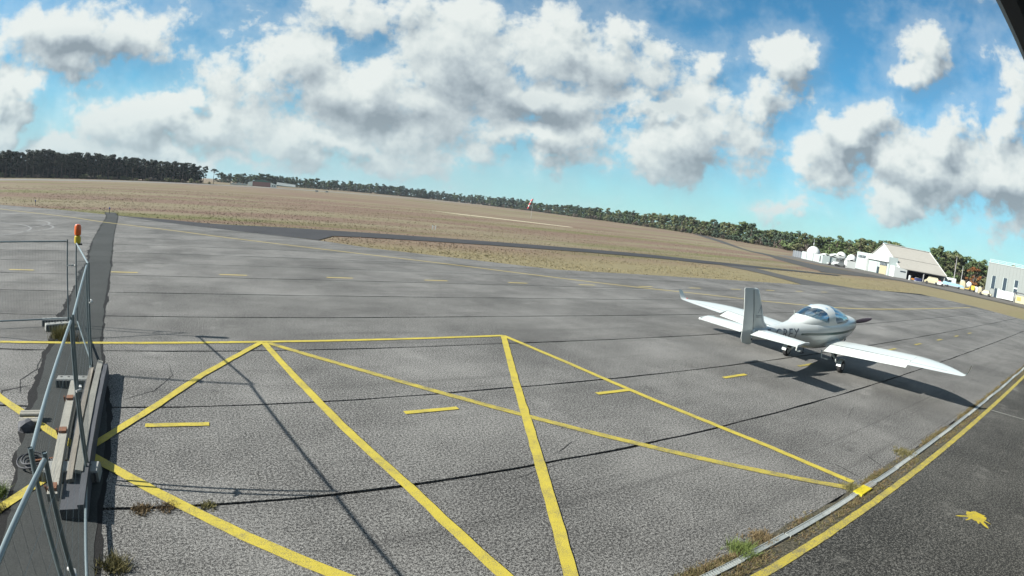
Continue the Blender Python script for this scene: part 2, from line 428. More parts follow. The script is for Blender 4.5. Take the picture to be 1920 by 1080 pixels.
for i in range(len(JOINTS) - 1):
    y0, y1 = JOINTS[i], JOINTS[i + 1]
    x0 = -60.0
    n = 300 if y0 < 28 else 90
    lo, hi = [], []
    x1a, x1b = far_edge_x(y0 + .02), far_edge_x(y1 - .02)
    if y0 < 24 < y1: x1b = 62
    for k in range(n + 1):
        u = k / n
        xa = x0 + (x1a - x0) * u; xb = x0 + (x1b - x0) * u
        ga = 0.020 + 0.024 * max(0, mnoise.noise((xa * 0.7, i * 5.1, 2.0)) + 0.35)
        gb = 0.020 + 0.024 * max(0, mnoise.noise((xb * 0.7, (i + 1) * 5.1, 2.0)) + 0.35)
        lo.append((xa, y0 + wob(xa, i) + ga)); hi.append((xb, y1 + wob(xb, i + 1) - gb))
    b = MB(); nn = n + 1
    for z in (0.0, -0.03):
        b.v += [(x, y, z) for x, y in lo] + [(x, y, z) for x, y in hi]
    b.f = [(k, k + 1, nn + k + 1, nn + k) for k in range(n)]
    b.f += [(2 * nn + k, 2 * nn + k + 1, k + 1, k) for k in range(n)] + [(nn + k, nn + k + 1, 3 * nn + k + 1, 3 * nn + k) for k in range(n)]
    b.m = [0] * len(b.f)
    obj('paving_lane', b, M['apron'], apron)

def widen(pts, w, seed=0, amp=0.0):
    """two sides of a line of width w"""
    L, Rr = [], []
    for i, p in enumerate(pts):
        a = Vector(pts[max(i - 1, 0)]); c = Vector(pts[min(i + 1, len(pts) - 1)]); d = (c - a).normalized(); nrm = Vector((-d.y, d.x))
        e = amp * mnoise.noise((i * 0.37, seed * 3.3, 1.0)) if amp else 0
        f = amp * mnoise.noise((i * 0.37, seed * 3.3, 8.0)) if amp else 0
        L.append(tuple(Vector(p) + nrm * (w / 2 + e))); Rr.append(tuple(Vector(p) - nrm * (w / 2 + f)))
    return L, Rr
def densify(pts, step):
    out = []
    for a, c in zip(pts, pts[1:]):
        n = max(1, int((Vector(c) - Vector(a)).length / step))
        out += [tuple(Vector(a).lerp(Vector(c), k / n)) for k in range(n)]
    return out + [tuple(pts[-1])]
def catmull(pts, per=8):
    P = [Vector(p) for p in pts]; P = [P[0] * 2 - P[1]] + P + [P[-1] * 2 - P[-2]]; out = []
    for i in range(1, len(P) - 2):
        a, p, q, c = P[i - 1:i + 3]
        for k in range(per):
            u = k / per
            out.append(tuple(0.5 * ((2 * p) + (q - a) * u + (2 * a - 5 * p + 4 * q - c) * u * u + (3 * p - a - 3 * q + c) * u ** 3)))
    return out + [tuple(P[-2])]

# dark apron on the workshop side, weedy soil strip
b = MB(); b.poly([(-30, -40), (90, -40), (90, 2.66), (-30, 2.66)], -0.004); struct('workshop_apron', b, M['dark_apron'])
xs = np.linspace(-30, 70, 320)
b = MB(); b.strip([(x, 3.02 + wob(x, 31, 0.10, 1.6)) for x in xs], [(x, 2.60 + wob(x, 32, 0.05)) for x in xs], 0.0015); struct('weedy_verge', b, M['soil'])

# taxiway, connecting roads, forecourt, runway
b = MB()
up = [(-8.5, 53.0), (-3.5, 50.4), (1.06, 47.6), (7.7, 47.4), (12.2, 47.1), (22.3, 47.0), (30, 47.0), (37.8, 46.3), (47, 45.0), (53.2, 42.8), (58, 41.9), (62.5, 40.9), (75.9, 39.3), (81.8, 38.8)]
lo = [(-7.2, 51.2), (-2.4, 45.9), (1.0, 42.7), (3.9, 40.7), (7.9, 38.0), (9.9, 42.0), (13, 42.5), (16.6, 42.6), (24, 43.0), (34.6, 42.4), (43.4, 41.3), (48.3, 39.4), (66.9, 38.2), (77.1, 37.3)]
b.poly(catmull(up, 4) + lo[::-1], -0.016); struct('taxiway', b, M['taxi'])
b = MB(); b.strip(catmull([(57, 41.2), (57.6, 39.2), (54.6, 31.6), (57.2, 26.0), (60, 24.2)], 5), catmull([(51.6, 41.8), (51.2, 38.4), (50.8, 33.4), (48.0, 27.2), (45, 25.0)], 5), -0.022); struct('link_road', b, M['road'])
b = MB(); b.strip(catmull([(300, 250), (200, 155), (127.5, 90), (120.3, 79.4), (110.6, 64), (105.2, 55.7), (108, 46.6), (111, 40.7), (111, 28), (109.5, 13), (108, -10)], 5),
                  catmull([(290, 250), (192, 155), (121.9, 87), (108, 70), (95.6, 59), (82, 43.0), (80.0, 40.5), (106.2, 38.5), (107.4, 28), (106.0, 13), (104.5, -10)], 5), -0.026); struct('perimeter_road', b, M['road'])
b = MB(); b.poly([(112, 8), (112, 40), (109, 47), (112, 62), (124, 78), (148, 84), (170, 60), (200, 30), (200, -40), (114, -40)], -0.034); struct('hangar_forecourt', b, M['forecourt'])
b = MB(); b.strip([(-420, -100), (700, 1085)], [(-395, -118), (725, 1065)], -0.05); struct('runway', b, M['runway'])
b = MB(); b.strip(catmull([(57, 137), (68, 132), (78, 125), (88, 114.5)], 4), catmull([(62, 127), (70, 123), (77, 117.5), (84, 111)], 4), -0.03); o = struct('bare_sand_strip', b, M['sand'])

# patched trench on the left
L = [(-9.4, 56), (-8.31, 50.63), (-6.93, 39.03), (-5.9, 31), (-4.86, 24.53), (-4.02, 17.35), (-3.45, 12.82), (-3.13, 10.08), (-2.80, 8.23), (-2.55, 6.61), (-2.46, 5.2), (-2.35, 3.05)]
Rr = [(-8.4, 56), (-7.45, 51.69), (-5.41, 35.93), (-4.5, 29.5), (-3.65, 23.56), (-2.76, 16.72), (-2.25, 12.89), (-1.86, 10.72), (-1.56, 9.13), (-1.32, 6.93), (-1.25, 5.4), (-1.15, 3.05)]
def resample(pts, n):
    P = np.array(pts); s = np.r_[0, np.cumsum(np.hypot(*np.diff(P, axis=0).T))]; u = s[-1] * (1 - (1 - np.linspace(0, 1, n)) ** 1.0)
    return np.c_[np.interp(u, s, P[:, 0]), np.interp(u, s, P[:, 1])]
n = 420
Lr, Rs = resample(L, n), resample(Rr, n)
def jag(i, seed, a): return a * (mnoise.noise((i * 0.05, seed, 0)) + 0.7 * mnoise.noise((i * 0.17, seed, 3)) + 0.5 * mnoise.noise((i * 0.5, seed, 6)))
b = MB(); b.strip([(x - 0.02 - abs(jag(i, 1.7, .17)), y) for i, (x, y) in enumerate(Lr)], [(x + 0.012 + abs(jag(i, 2.7, .09)), y) for i, (x, y) in enumerate(Rs)], 0.0035)
trench = struct('trench_edge', b, M['bitumen'])
b = MB(); b.strip([(x + 0.03 + jag(i, 5.7, .10), y) for i, (x, y) in enumerate(Lr)], [(x - 0.02 + jag(i, 6.7, .06), y) for i, (x, y) in enumerate(Rs)], 0.007)
struct('patched_trench', b, M['patch'])

# painted markings (each a thing of its own on the apron)
def line(name, pts, w, mat, label, z=0.0115, step=0.12, amp=0.012, group='yellow painted lines of the parking stand', parent=None):
    b = MB(); P = densify(pts, step); l, r = widen(P, w, sum(map(ord, label)) % 97, amp); b.strip(l, r, z)
    o = obj(name, b, mat, parent)
    o['kind'] = 'structure'
    return o
line('painted_line', [(-9, 12.62), (-4.71, 12.66), (1.5, 12.86), (7.95, 12.93)], 0.15, M['yellow'], 'a')
line('painted_line', [(7.95, 12.93), (8.25, 10.4), (8.5, 7.6), (8.80, 4.9), (8.86, 3.12)], 0.15, M['yellow'], 'b', z=0.0135)
line('painted_line', [(1.62, 12.75), (3.05, 10.88), (5.3, 7.72), (6.55, 5.98), (8.55, 3.1)], 0.16, M['yellow_worn'], 'c', z=0.0125)
line('painted_line', [(7.92, 12.86), (6.24, 9.48), (5.05, 7.02), (3.87, 4.62), (3.1, 3.1)], 0.16, M['yellow'], 'd', z=0.0145)
line('painted_line', [(1.52, 12.75), (1.84, 10.3), (2.19, 7.8), (2.5, 5.9), (2.72, 4.0), (2.8, 3.1)], 0.15, M['yellow'], 'e', z=0.0155)
line('painted_line', [(1.45, 12.78), (0.03, 10.52), (-0.71, 9.12), (-1.6, 7.62), (-2.0, 6.85), (-2.65, 5.8), (-4.2, 3.2)], 0.15, M['yellow'], 'f', z=0.0165)
line('painted_line', [(-5.2, 11.2), (-3.62, 9.36), (-2.34, 8.05), (-1.13, 6.84), (-0.1, 5.76), (0.71, 4.9), (2.3, 3.2)], 0.16, M['yellow'], 'g', z=0.0175)
line('painted_line', [(-30, 2.53), (10, 2.53), (75, 2.50)], 0.13, M['yellow_worn'], 'h', z=0.006, amp=0.012)
line('guide_line', catmull([(-30, 66), (-19.4, 55.7), (-11.7, 49.2), (-7.6, 44.8), (-2.3, 40.3), (1.6, 36.7), (6.9, 32.5), (14.0, 27.5), (20.5, 22.7), (25.4, 20.1), (29.5, 17.9), (34.8, 16.2), (41.2, 15.5), (55, 15.1), (69, 14.9)], 6), 0.16, M['yellow_pale'], 'i', z=0.0105, amp=0)
for x in (-0.87, 3.32, 7.50, 11.72, 15.54, 19.4, 23.2, 26.9, 30.8, 34.7, 38.5):
    line('lane_dash', [(x, 8.30 - .005 * x), (x + 1.0, 8.30 - .005 * x)], 0.13, M['yellow_worn'] if x > 15 else M['yellow'], str(x), z=0.0125, step=0.08, amp=0.012)
for k in range(-3, 12):
    x = -3.45 + 4.27 * k
    line('lane_dash', [(x, 22.27), (x + 1.08, 22.25)], 0.14, M['yellow_pale'], str(x), z=0.010, step=0.1, amp=0.012)
line('faint_line', [(17.9, 2.45), (18.05, 1.3), (18.4, -2)], 0.07, M['white_line'], 'fl', z=0.008, amp=0.01)

# faint curved tyre scuffs on the far left of the apron
M['scuff'] = paint('tyre_scuff', (0.20, 0.198, 0.19), wear=0.8)
for (cx, cy, r, a0, a1) in ((-13.5, 39, 3.2, -2.2, 1.2), (-15.5, 41.5, 4.2, -1.8, 1.0), (-17, 37, 5.5, -1.2, 1.3)):
    line('tyre_scuff', [(cx + r * math.cos(a), cy + r * math.sin(a)) for a in np.linspace(a0, a1, 24)], 0.16, M['scuff'], 'sc%g' % cx, z=0.0028, amp=0.02)
# cracks in the surfacing (children of the apron)
def crack(pts, w, seed):
    b = MB(); P = densify(pts, 0.06)
    P = [(x + jag(i, seed, .03), y + jag(i, seed + 4, .03)) for i, (x, y) in enumerate(P)]
    l, r = [], []
    for i, (x, y) in enumerate(P):
        k = w * (0.35 + abs(mnoise.noise((i * .3, seed, 2)))) * min(1, (i + 1) / 4, (len(P) - i) / 4)
        l.append((x - k / 2, y + k * .35)); r.append((x + k / 2, y - k * .35))
    b.strip(l, r, 0.0042); obj('crack', b, M['crack'], apron)
for i, (pts, w) in enumerate([
    ([(14.4, 15.2), (14.6, 14.2), (14.9, 13.3), (15.4, 12.2)], .035), ([(9.2, 3.1), (9.3, 3.7), (9.0, 4.1)], .05), ([(10.1, 3.05), (10.4, 3.6)], .05),
    ([(-1.3, 11.9), (-.6, 11.3), (-.5, 10.6), (-.8, 9.8), (-1.3, 9.4)], .025), ([(-.4, 11.2), (.2, 10.4), (.4, 9.9)], .02),
    ([(-3.2, 10.0), (-3.7, 9.7), (-3.6, 9.2), (-4.1, 8.9), (-4.6, 8.8)], .07), ([(-3.3, 9.6), (-3.5, 10.3), (-3.3, 10.9), (-3.4, 11.6)], .06),
    ([(-7.9, 12.3), (-6, 12.15), (-3.6, 12.1)], .05), ([(5.0, 6.2), (5.5, 6.45), (6.2, 6.1)], .03), ([(2.6, 6.1), (4.0, 5.7), (4.9, 5.9)], .02),
    ([(8.9, 6.5), (9.3, 6.1), (9.9, 5.9)], .025), ([(12.0, 4.8), (13.2, 5.2), (14.0, 5.0)], .02)]): crack(pts, w, i + 20)

# ------------------------------------------------------------------ workshop behind the camera (its eave shows top right)
M['steel_dark'] = simple('dark_painted_steel', (0.018, 0.020, 0.026), 0.5, 0.2, 2.0)
M['clad_grey'] = simple('grey_cladding', (0.30, 0.31, 0.31), 0.6, 0.08, 0.5)
ws = thing('workshop', 'dark roof eave and gutter of the workshop at the top right corner', 'building', (20, -4, 0))
b = MB(); b.box((0, -2.0, 2.55), (70, 11.0, 5.1)); obj('wall', b, M['clad_grey'], ws)
b = MB(); b.loft([[(x, 4.36, 4.86), (x, 4.36, 5.00), (x, -3, 6.1), (x, -7.8, 5.2), (x, -7.8, 5.12), (x, 3.5, 5.12)] for x in (-35, 35)]); roof = obj('roof', b, M['steel_dark'], ws)
b = MB()
gp = [(4.36, 4.995), (4.37, 4.86), (4.40, 4.82), (4.47, 4.80), (4.50, 4.83), (4.51, 4.97)]
b.loft([[(x, y, z) for y, z in gp] + [(x, y + (0.006 if i > 2 else -0.0), z + 0.008) for i, (y, z) in list(enumerate(gp))[::-1]] for x in (-35.1, 35.1)]); obj('gutter', b, M['steel_dark'], roof)

# ------------------------------------------------------------------ drain along the edge of the apron
M['galv'] = simple('galvanised_grate', (0.2736, 0.2964, 0.285), 0.5, 0.18, 9.0, metal=0.25, dirt=0.5)
M['drain_dark'] = simple('drain_shadow', (0.02, 0.02, 0.02), 0.9)
M['concrete'] = simple('pale_concrete', (0.19, 0.19, 0.1748), 0.9, 0.2, 4, bump=0.3, dirt=0.35)
drain = thing('drain_channel', 'narrow galvanised drain channel running along the yellow edge line', 'drain', (4.0, 2.86, 0))
b = MB(); b.box((33, 0, 0.0), (74, 0.10, 0.008)); obj('channel', b, M['drain_dark'], drain)
b = MB()
for s in (-1, 1): b.box((0, s * 0.042, 0.018), (0.985, 0.012, 0.026))
for k in range(24): b.box((-0.475 + k * 0.0413, 0, 0.017), (0.021, 0.075, 0.022))
g_me = b.mesh('grate', M['galv'])
b = MB()
for s in (-1, 1): b.box((0, s * 0.040, 0.018), (0.985, 0.015, 0.026))
b.box((0, 0, 0.014), (0.985, 0.07, 0.016)); g2_me = b.mesh('grate', M['galv'])
for i in range(64):
    x = -2.2 + i * 1.0 + random.uniform(-.006, .006)
    o = link('grate', g_me if (i < 4 or i % 3 == 0) else g2_me, drain, (x, random.uniform(-.012, .012), random.uniform(-.006, .004)), random.uniform(-.012, .012))
b = MB(); b.box((0, 0, 0.02), (0.40, 0.17, 0.05)); o = obj('painted_cover', b, M['yellow_new'], drain, (4.66, -0.02, 0)); o['label'] = 'square drain cover painted bright yellow'
b = MB(); b.box((0, 0, 0.015), (0.28, 0.14, 0.02)); obj('concrete_cover', b, M['concrete'], drain, (5.05, 0.0, 0))

# ------------------------------------------------------------------ paint splash on the dark apron
ARMS = ((2.35, .50, .16), (2.8, .34, .2), (-2.3, .46, .26), (-1.8, .30, .2), (-.6, .24, .4), (3.6, .30, .25))
pts = []
for k in range(220):
    a = 2 * math.pi * k / 220; r = 0.185 * (1 + .3 * mnoise.noise((math.cos(a) * 2, math.sin(a) * 2, 3)))
    for (aa, l, w) in ARMS:
        d = abs((a - aa + math.pi) % (2 * math.pi) - math.pi); r = max(r, l * max(0, 1 - (d / w) ** 1.4) * (1 + .18 * mnoise.noise((a * 9, l * 7, 0))))
    pts.append((r * math.cos(a), r * math.sin(a)))
b = MB(); b.add([(0, 0, 0)] + [(x, y, 0) for x, y in pts], [(0, 1 + k, 1 + (k + 1) % 220) for k in range(220)])
splash = obj('paint_splash', b, M['yellow_splash'], None, (9.58, 0.97, 0.003)); tag(splash, 'star shaped yellow paint splash on the dark asphalt', 'paint splash')

# ------------------------------------------------------------------ aircraft
M['ac_white'] = simple('white_gelcoat', (0.455, 0.485, 0.468), 0.25, 0.03, 1.5, spec=0.5, coat=0.2)
M['ac_green'] = simple('dark_green_stripe', (0.012, 0.055, 0.050), 0.3, 0.05)
M['ac_black'] = simple('black_rubber', (0.016, 0.016, 0.017), 0.75, 0.2, 12)
M['ac_dark'] = simple('dark_opening', (0.012, 0.013, 0.016), 0.6)
M['prop'] = simple('matt_black_blade', (0.020, 0.017, 0.024), 0.4, 0.1)
M['alu'] = simple('brushed_metal', (0.62, 0.63, 0.64), 0.35, 0.1, 6, metal=0.8)
M['seat'] = simple('blue_grey_upholstery', (0.16, 0.24, 0.33), 0.8, 0.1)
M['letter'] = simple('dark_lettering', (0.05, 0.062, 0.08), 0.4, 0.05)
M['panel_gap'] = simple('panel_gap', (0.10, 0.12, 0.12), 0.7)
M['lamp_red'] = simple('red_marker_lens', (0.5, 0.03, 0.02), 0.3)
def glass(name, tint, refl=0.10):
    m, t, b = new_mat(name); nt = m.node_tree; nt.nodes.remove(b)
    tr = t.n('ShaderNodeBsdfTransparent', ins={'Color': (*tint, 1)})
    gl = t.n('ShaderNodeBsdfGlossy', ins={'Color': (0.9, 0.95, 1, 1), 'Roughness': 0.03})
    lw = t.n('ShaderNodeLayerWeight', ins={'Blend': 0.35})
    f = t.m('MULTIPLY_ADD', lw.outputs['Facing'], 0.55, refl, clamp=True)
    ms = t.n('ShaderNodeMixShader', ins={0: f, 1: tr.outputs[0], 2: gl.outputs[0]})
    t.set(nt.nodes['Material Output'], 'Surface', ms.outputs[0]); return m
M['canopy_glass'] = glass('tinted_canopy_glass', (0.40, 0.52, 0.58))

X0 = 2.6   # local origin lies between the main wheels, nose at +x
ac = thing('light_aircraft', 'white low-wing light aircraft with bubble canopy parked on the apron', 'aircraft', (19.043 - 2.6 * math.cos(.038), 8.333 - 2.6 * math.sin(.038), 0), 0.038)
# fuselage stations: x, top, bottom, half width, roundness
ST = [(-0.10, 1.36, 1.07, 0.17, 2.1), (-0.14, 1.42, 1.00, 0.25, 2.2), (-0.30, 1.475, 0.90, 0.35, 2.3), (-0.60, 1.52, 0.79, 0.43, 2.4), (-1.00, 1.555, 0.70, 0.49, 2.4),
      (-1.40, 1.575, 0.63, 0.54, 2.5), (-1.9, 1.575, 0.575, 0.575, 2.5), (-2.5, 1.575, 0.545, 0.59, 2.45), (-3.1, 1.59, 0.555, 0.575, 2.35), (-3.7, 1.585, 0.62, 0.50, 2.25),
      (-4.2, 1.515, 0.72, 0.40, 2.15), (-4.7, 1.435, 0.82, 0.305, 2.1), (-5.2, 1.385, 0.90, 0.23, 2.1), (-5.8, 1.35, 0.965, 0.165, 2.1), (-6.4, 1.325, 1.01, 0.115, 2.1), (-6.75, 1.31, 1.03, 0.085, 2.1)]
def st_at(x):
    for a, c in zip(ST, ST[1:]):
        if c[0] <= x <= a[0]:
            u = (a[0] - x) / (a[0] - c[0]); return [a[i] + (c[i] - a[i]) * u for i in range(5)]
    return list(ST[0] if x > ST[0][0] else ST[-1])
def ring(x, n=28):
    _, zt, zb, w, e = st_at(x); zc = (zt + zb) / 2 + (zt - zb) * 0.06; out = []
    for k in range(n):
        a = 2 * math.pi * k / n; cs, sn = math.cos(a), math.sin(a)
        y = w * math.copysign(abs(cs) ** (2 / e), cs); h = (zt - zc) if sn > 0 else (zc - zb)
        ww = 1.0 if sn > 0 else 1.0 - 0.16 * abs(sn)
        out.append((x + X0, y * ww, zc + h * math.copysign(abs(sn) ** (2 / e), sn)))
    return out
def side_y(x, z):
    """half width of the fuselage skin at station x and height z"""
    _, zt, zb, w, e = st_at(x); zc = (zt + zb) / 2 + (zt - zb) * 0.06
    h = (zt - zc) if z > zc else (zc - zb); q = min(0.999, abs(z - zc) / h); sn = q ** (e / 2)
    ww = 1.0 if z > zc else 1.0 - 0.16 * abs(sn)
    return w * ww * (max(0.0, 1 - sn * sn) ** 0.5) ** (2 / e)
b = MB(); xs_ = sorted(set([s[0] for s in ST] + list(np.arange(-6.6, -0.3, 0.22))), reverse=True)
b.loft([ring(x) for x in xs_]); fus = obj('fuselage', b, M['ac_white'], ac, smooth=60)
# spinner and propeller
b = MB(); pr = [(0.0, 0.17), (0.035, 0.165), (0.07, 0.145), (0.11, 0.10), (0.145, 0.04), (0.155, 0.0)]
b.loft([[(-0.02 + r * 0 + X0 - 0.09 + z, rad * math.cos(2 * math.pi * k / 18), 1.215 + rad * math.sin(2 * math.pi * k / 18)) for k in range(18)] for r, (z, rad) in enumerate([(0, .165), (.05, .16), (.11, .135), (.17, .09), (.215, .04), (.225, .008)])])
prop = thing_part = link('propeller', None, ac, (0, 0, 0))
obj('spinner', b, M['ac_white'], prop, smooth=60)
for s in (1, -1):
    b = MB(); ang = math.atan2(1.50 - 1.215, -0.66 + 0.0); ang = ang if s > 0 else ang + math.pi
    dv = Vector((0, math.cos(ang), math.sin(ang))); tv = Vector((0, -math.sin(ang), math.cos(ang))); rings = []
    for u, ch, tw in ((0.10, .06, 1.1), (0.18, .10, .85), (0.32, .15, .60), (0.50, .165, .42), (0.66, .145, .32), (0.78, .10, .26), (0.845, .04, .24)):
        cdir = Vector((math.sin(tw), 0, 0)) + tv * math.cos(tw); nd = dv.cross(cdir).normalized()
        c0 = Vector((X0 - 0.01, 0, 1.215)) + dv * u
        rings.append([c0 + cdir * (ch / 2 * math.cos(q * math.pi / 4)) + nd * (ch * .11 * math.sin(q * math.pi / 4)) for q in range(8)])
    b.loft(rings); obj('blade', b, M['prop'], prop, smooth=60)
# stripe along both sides
for s in (-1, 1):
    b = MB(); top, bot = [], []
    for x in np.linspace(-4.50, -0.16, 60):
        z = 1.115 + 0.045 * ((x + 2.4) / 2.2) ** 2 if x > -2.4 else 1.115 + 0.02 * (x + 2.4) / -2.1
        h = 0.036 if x > -4.3 else 0.026
        top.append((x + X0, s * (side_y(x, z + h) + .004), z + h)); bot.append((x + X0, s * (side_y(x, z - h) + .004), z - h))
    n = len(top); b.add(top + bot, [(i, i + 1, n + i + 1, n + i) for i in range(n - 1)]); obj('stripe', b, M['ac_green'], fus)
# registration on both sides, wrapped on the skin
def lettering(text, side):
    cu = bpy.data.curves.new('registration', 'FONT'); cu.body = text; cu.size = 0.40; cu.align_x = 'LEFT'; cu.resolution_u = 3; cu.space_character = 1.12; cu.offset = -0.001
    to = bpy.data.objects.new('registration_text', cu); COL.objects.link(to)
    dg = bpy.context.evaluated_depsgraph_get(); me = bpy.data.meshes.new_from_object(to.evaluated_get(dg)); bpy.data.objects.remove(to); bpy.data.curves.remove(cu)
    bm = bmesh.new(); bm.from_mesh(me); bmesh.ops.triangulate(bm, faces=bm.faces)
    for _ in range(2): bmesh.ops.subdivide_edges(bm, edges=[e for e in bm.edges if e.calc_length() > 0.05], cuts=1)
    xs = [v.co.x for v in bm.verts]; x0, x1 = min(xs), max(xs)
    for v in bm.verts:
        u = (v.co.x - x0) / (x1 - x0); u = u if side < 0 else 1 - u
        x = -6.08 + u * 1.46; z = 1.035 + v.co.y * 0.97 + 0.0 * u
        v.co = (x + X0, side * (side_y(x, z) + 0.004), z)
    bm.to_mesh(me); bm.free(); me.materials.clear(); me.materials.append(M['letter']); return link('registration', me, fus)
for s in (-1, 1): lettering('F-GREY', s)
# canopy bubble
CAN = [(-1.02, 1.56, 0.30), (-1.2, 1.615, 0.40), (-1.5, 1.70, 0.475), (-1.9, 1.81, 0.52), (-2.3, 1.885, 0.54), (-2.7, 1.905, 0.54), (-3.1, 1.875, 0.525), (-3.5, 1.79, 0.475), (-3.9, 1.665, 0.39), (-4.25, 1.545, 0.29), (-4.5, 1.45, 0.20)]
def can_at(x):
    xs = [c[0] for c in CAN][::-1]; return np.interp(x, xs, [c[1] for c in CAN][::-1]), np.interp(x, xs, [c[2] for c in CAN][::-1])
def can_smooth(x): 
    z = w = 0
    for d, k in ((-.12, .25), (0, .5), (.12, .25)):
        a, c = can_at(min(-1.02, max(-4.5, x + d))); z += k * a; w += k * c
    return z, w
NX, NA = 96, 64
grid = []
for i in range(NX + 1):
    x = -1.02 - 3.48 * i / NX; zt, w = can_smooth(x); zb = 1.36; row = []
    for k in range(NA + 1):
        a = math.pi * k / NA; cs, sn = math.cos(a), math.sin(a)
        row.append((x + X0, w * math.copysign(abs(cs) ** 0.86, cs), zb + (zt - zb) * sn ** 0.80))
    grid.append(row)
def window_kind(x, y, z, zt):
    ay = abs(y)
    # windscreen and front quarter lights in one pane, ahead of the white hood
    if -2.60 + 0.10 * max(0, z - 1.7) < x < -1.10 and z > 1.385 + 0.10 * max(0, (-2.35 - x) / .25) ** 2: return 'w'
    # rear glazing behind the hood, wrapped round the back
    arch = -3.08 - 0.34 * max(0, 1 - ay / .5) ** 1.2
    if x < arch and z > 1.43 + 0.20 * (-3.06 - x) and x > -4.12: return 's-' if y < 0 else 's+'
    return None
parts = {None: MB(), 'w': MB(), 's-': MB(), 's+': MB()}
for i in range(NX):
    for k in range(NA):
        q = [grid[i][k], grid[i + 1][k], grid[i + 1][k + 1], grid[i][k + 1]]
        c = [sum(v[j] for v in q) / 4 for j in range(3)]; kd = window_kind(c[0] - X0, c[1], c[2], can_smooth(c[0] - X0)[0])
        parts[kd].add(q, [(0, 1, 2, 3)])
def weld(mb, name, mats, parent):
    me = mb.mesh(name, mats, 60); bm = bmesh.new(); bm.from_mesh(me); bmesh.ops.remove_doubles(bm, verts=bm.verts, dist=1e-4); bmesh.ops.recalc_face_normals(bm, faces=bm.faces); bm.to_mesh(me); bm.free()
    me.polygons.foreach_set('use_smooth', [True] * len(me.polygons)); return link(name, me, parent)
canopy = weld(parts[None], 'canopy', M['ac_white'], ac)
for k, nm in (('w', 'windscreen'), ('s-', 'rear_window'), ('s+', 'rear_window')): weld(parts[k], nm, M['canopy_glass'], canopy)
b = MB(); b.poly([(-1.2 + X0, -.36), (-1.2 + X0, .36), (-4.2 + X0, .26), (-4.2 + X0, -.26)], 1.475); obj('cockpit_floor', b, M['ac_dark'], fus)
b = MB(); b.box((-1.55 + X0, 0, 1.53), (.12, .72, .12)); obj('instrument_panel', b, M['ac_dark'], fus)
for y in (-.24, .24):
    b = MB(); b.loft([[(-3.02 + X0 + .10 * u + dx, y + wy * (1 - .25 * max(0, u - .5)), 1.47 + .30 * u) for dx, wy in ((0, -.17), (0.07, -.17), (0.07, .17), (0, .17))] for u in (0, .4, .7, .85, 1.0)]); st_ = obj('seat', b, M['seat'], ac)
    b = MB(); b.lathe([(.02, 0), (.09, .02), (.10, .08), (.06, .13), (.01, .14)], 10, (-2.92 + X0, y, 1.72)); obj('headrest', b, M['seat'], st_, smooth=True)
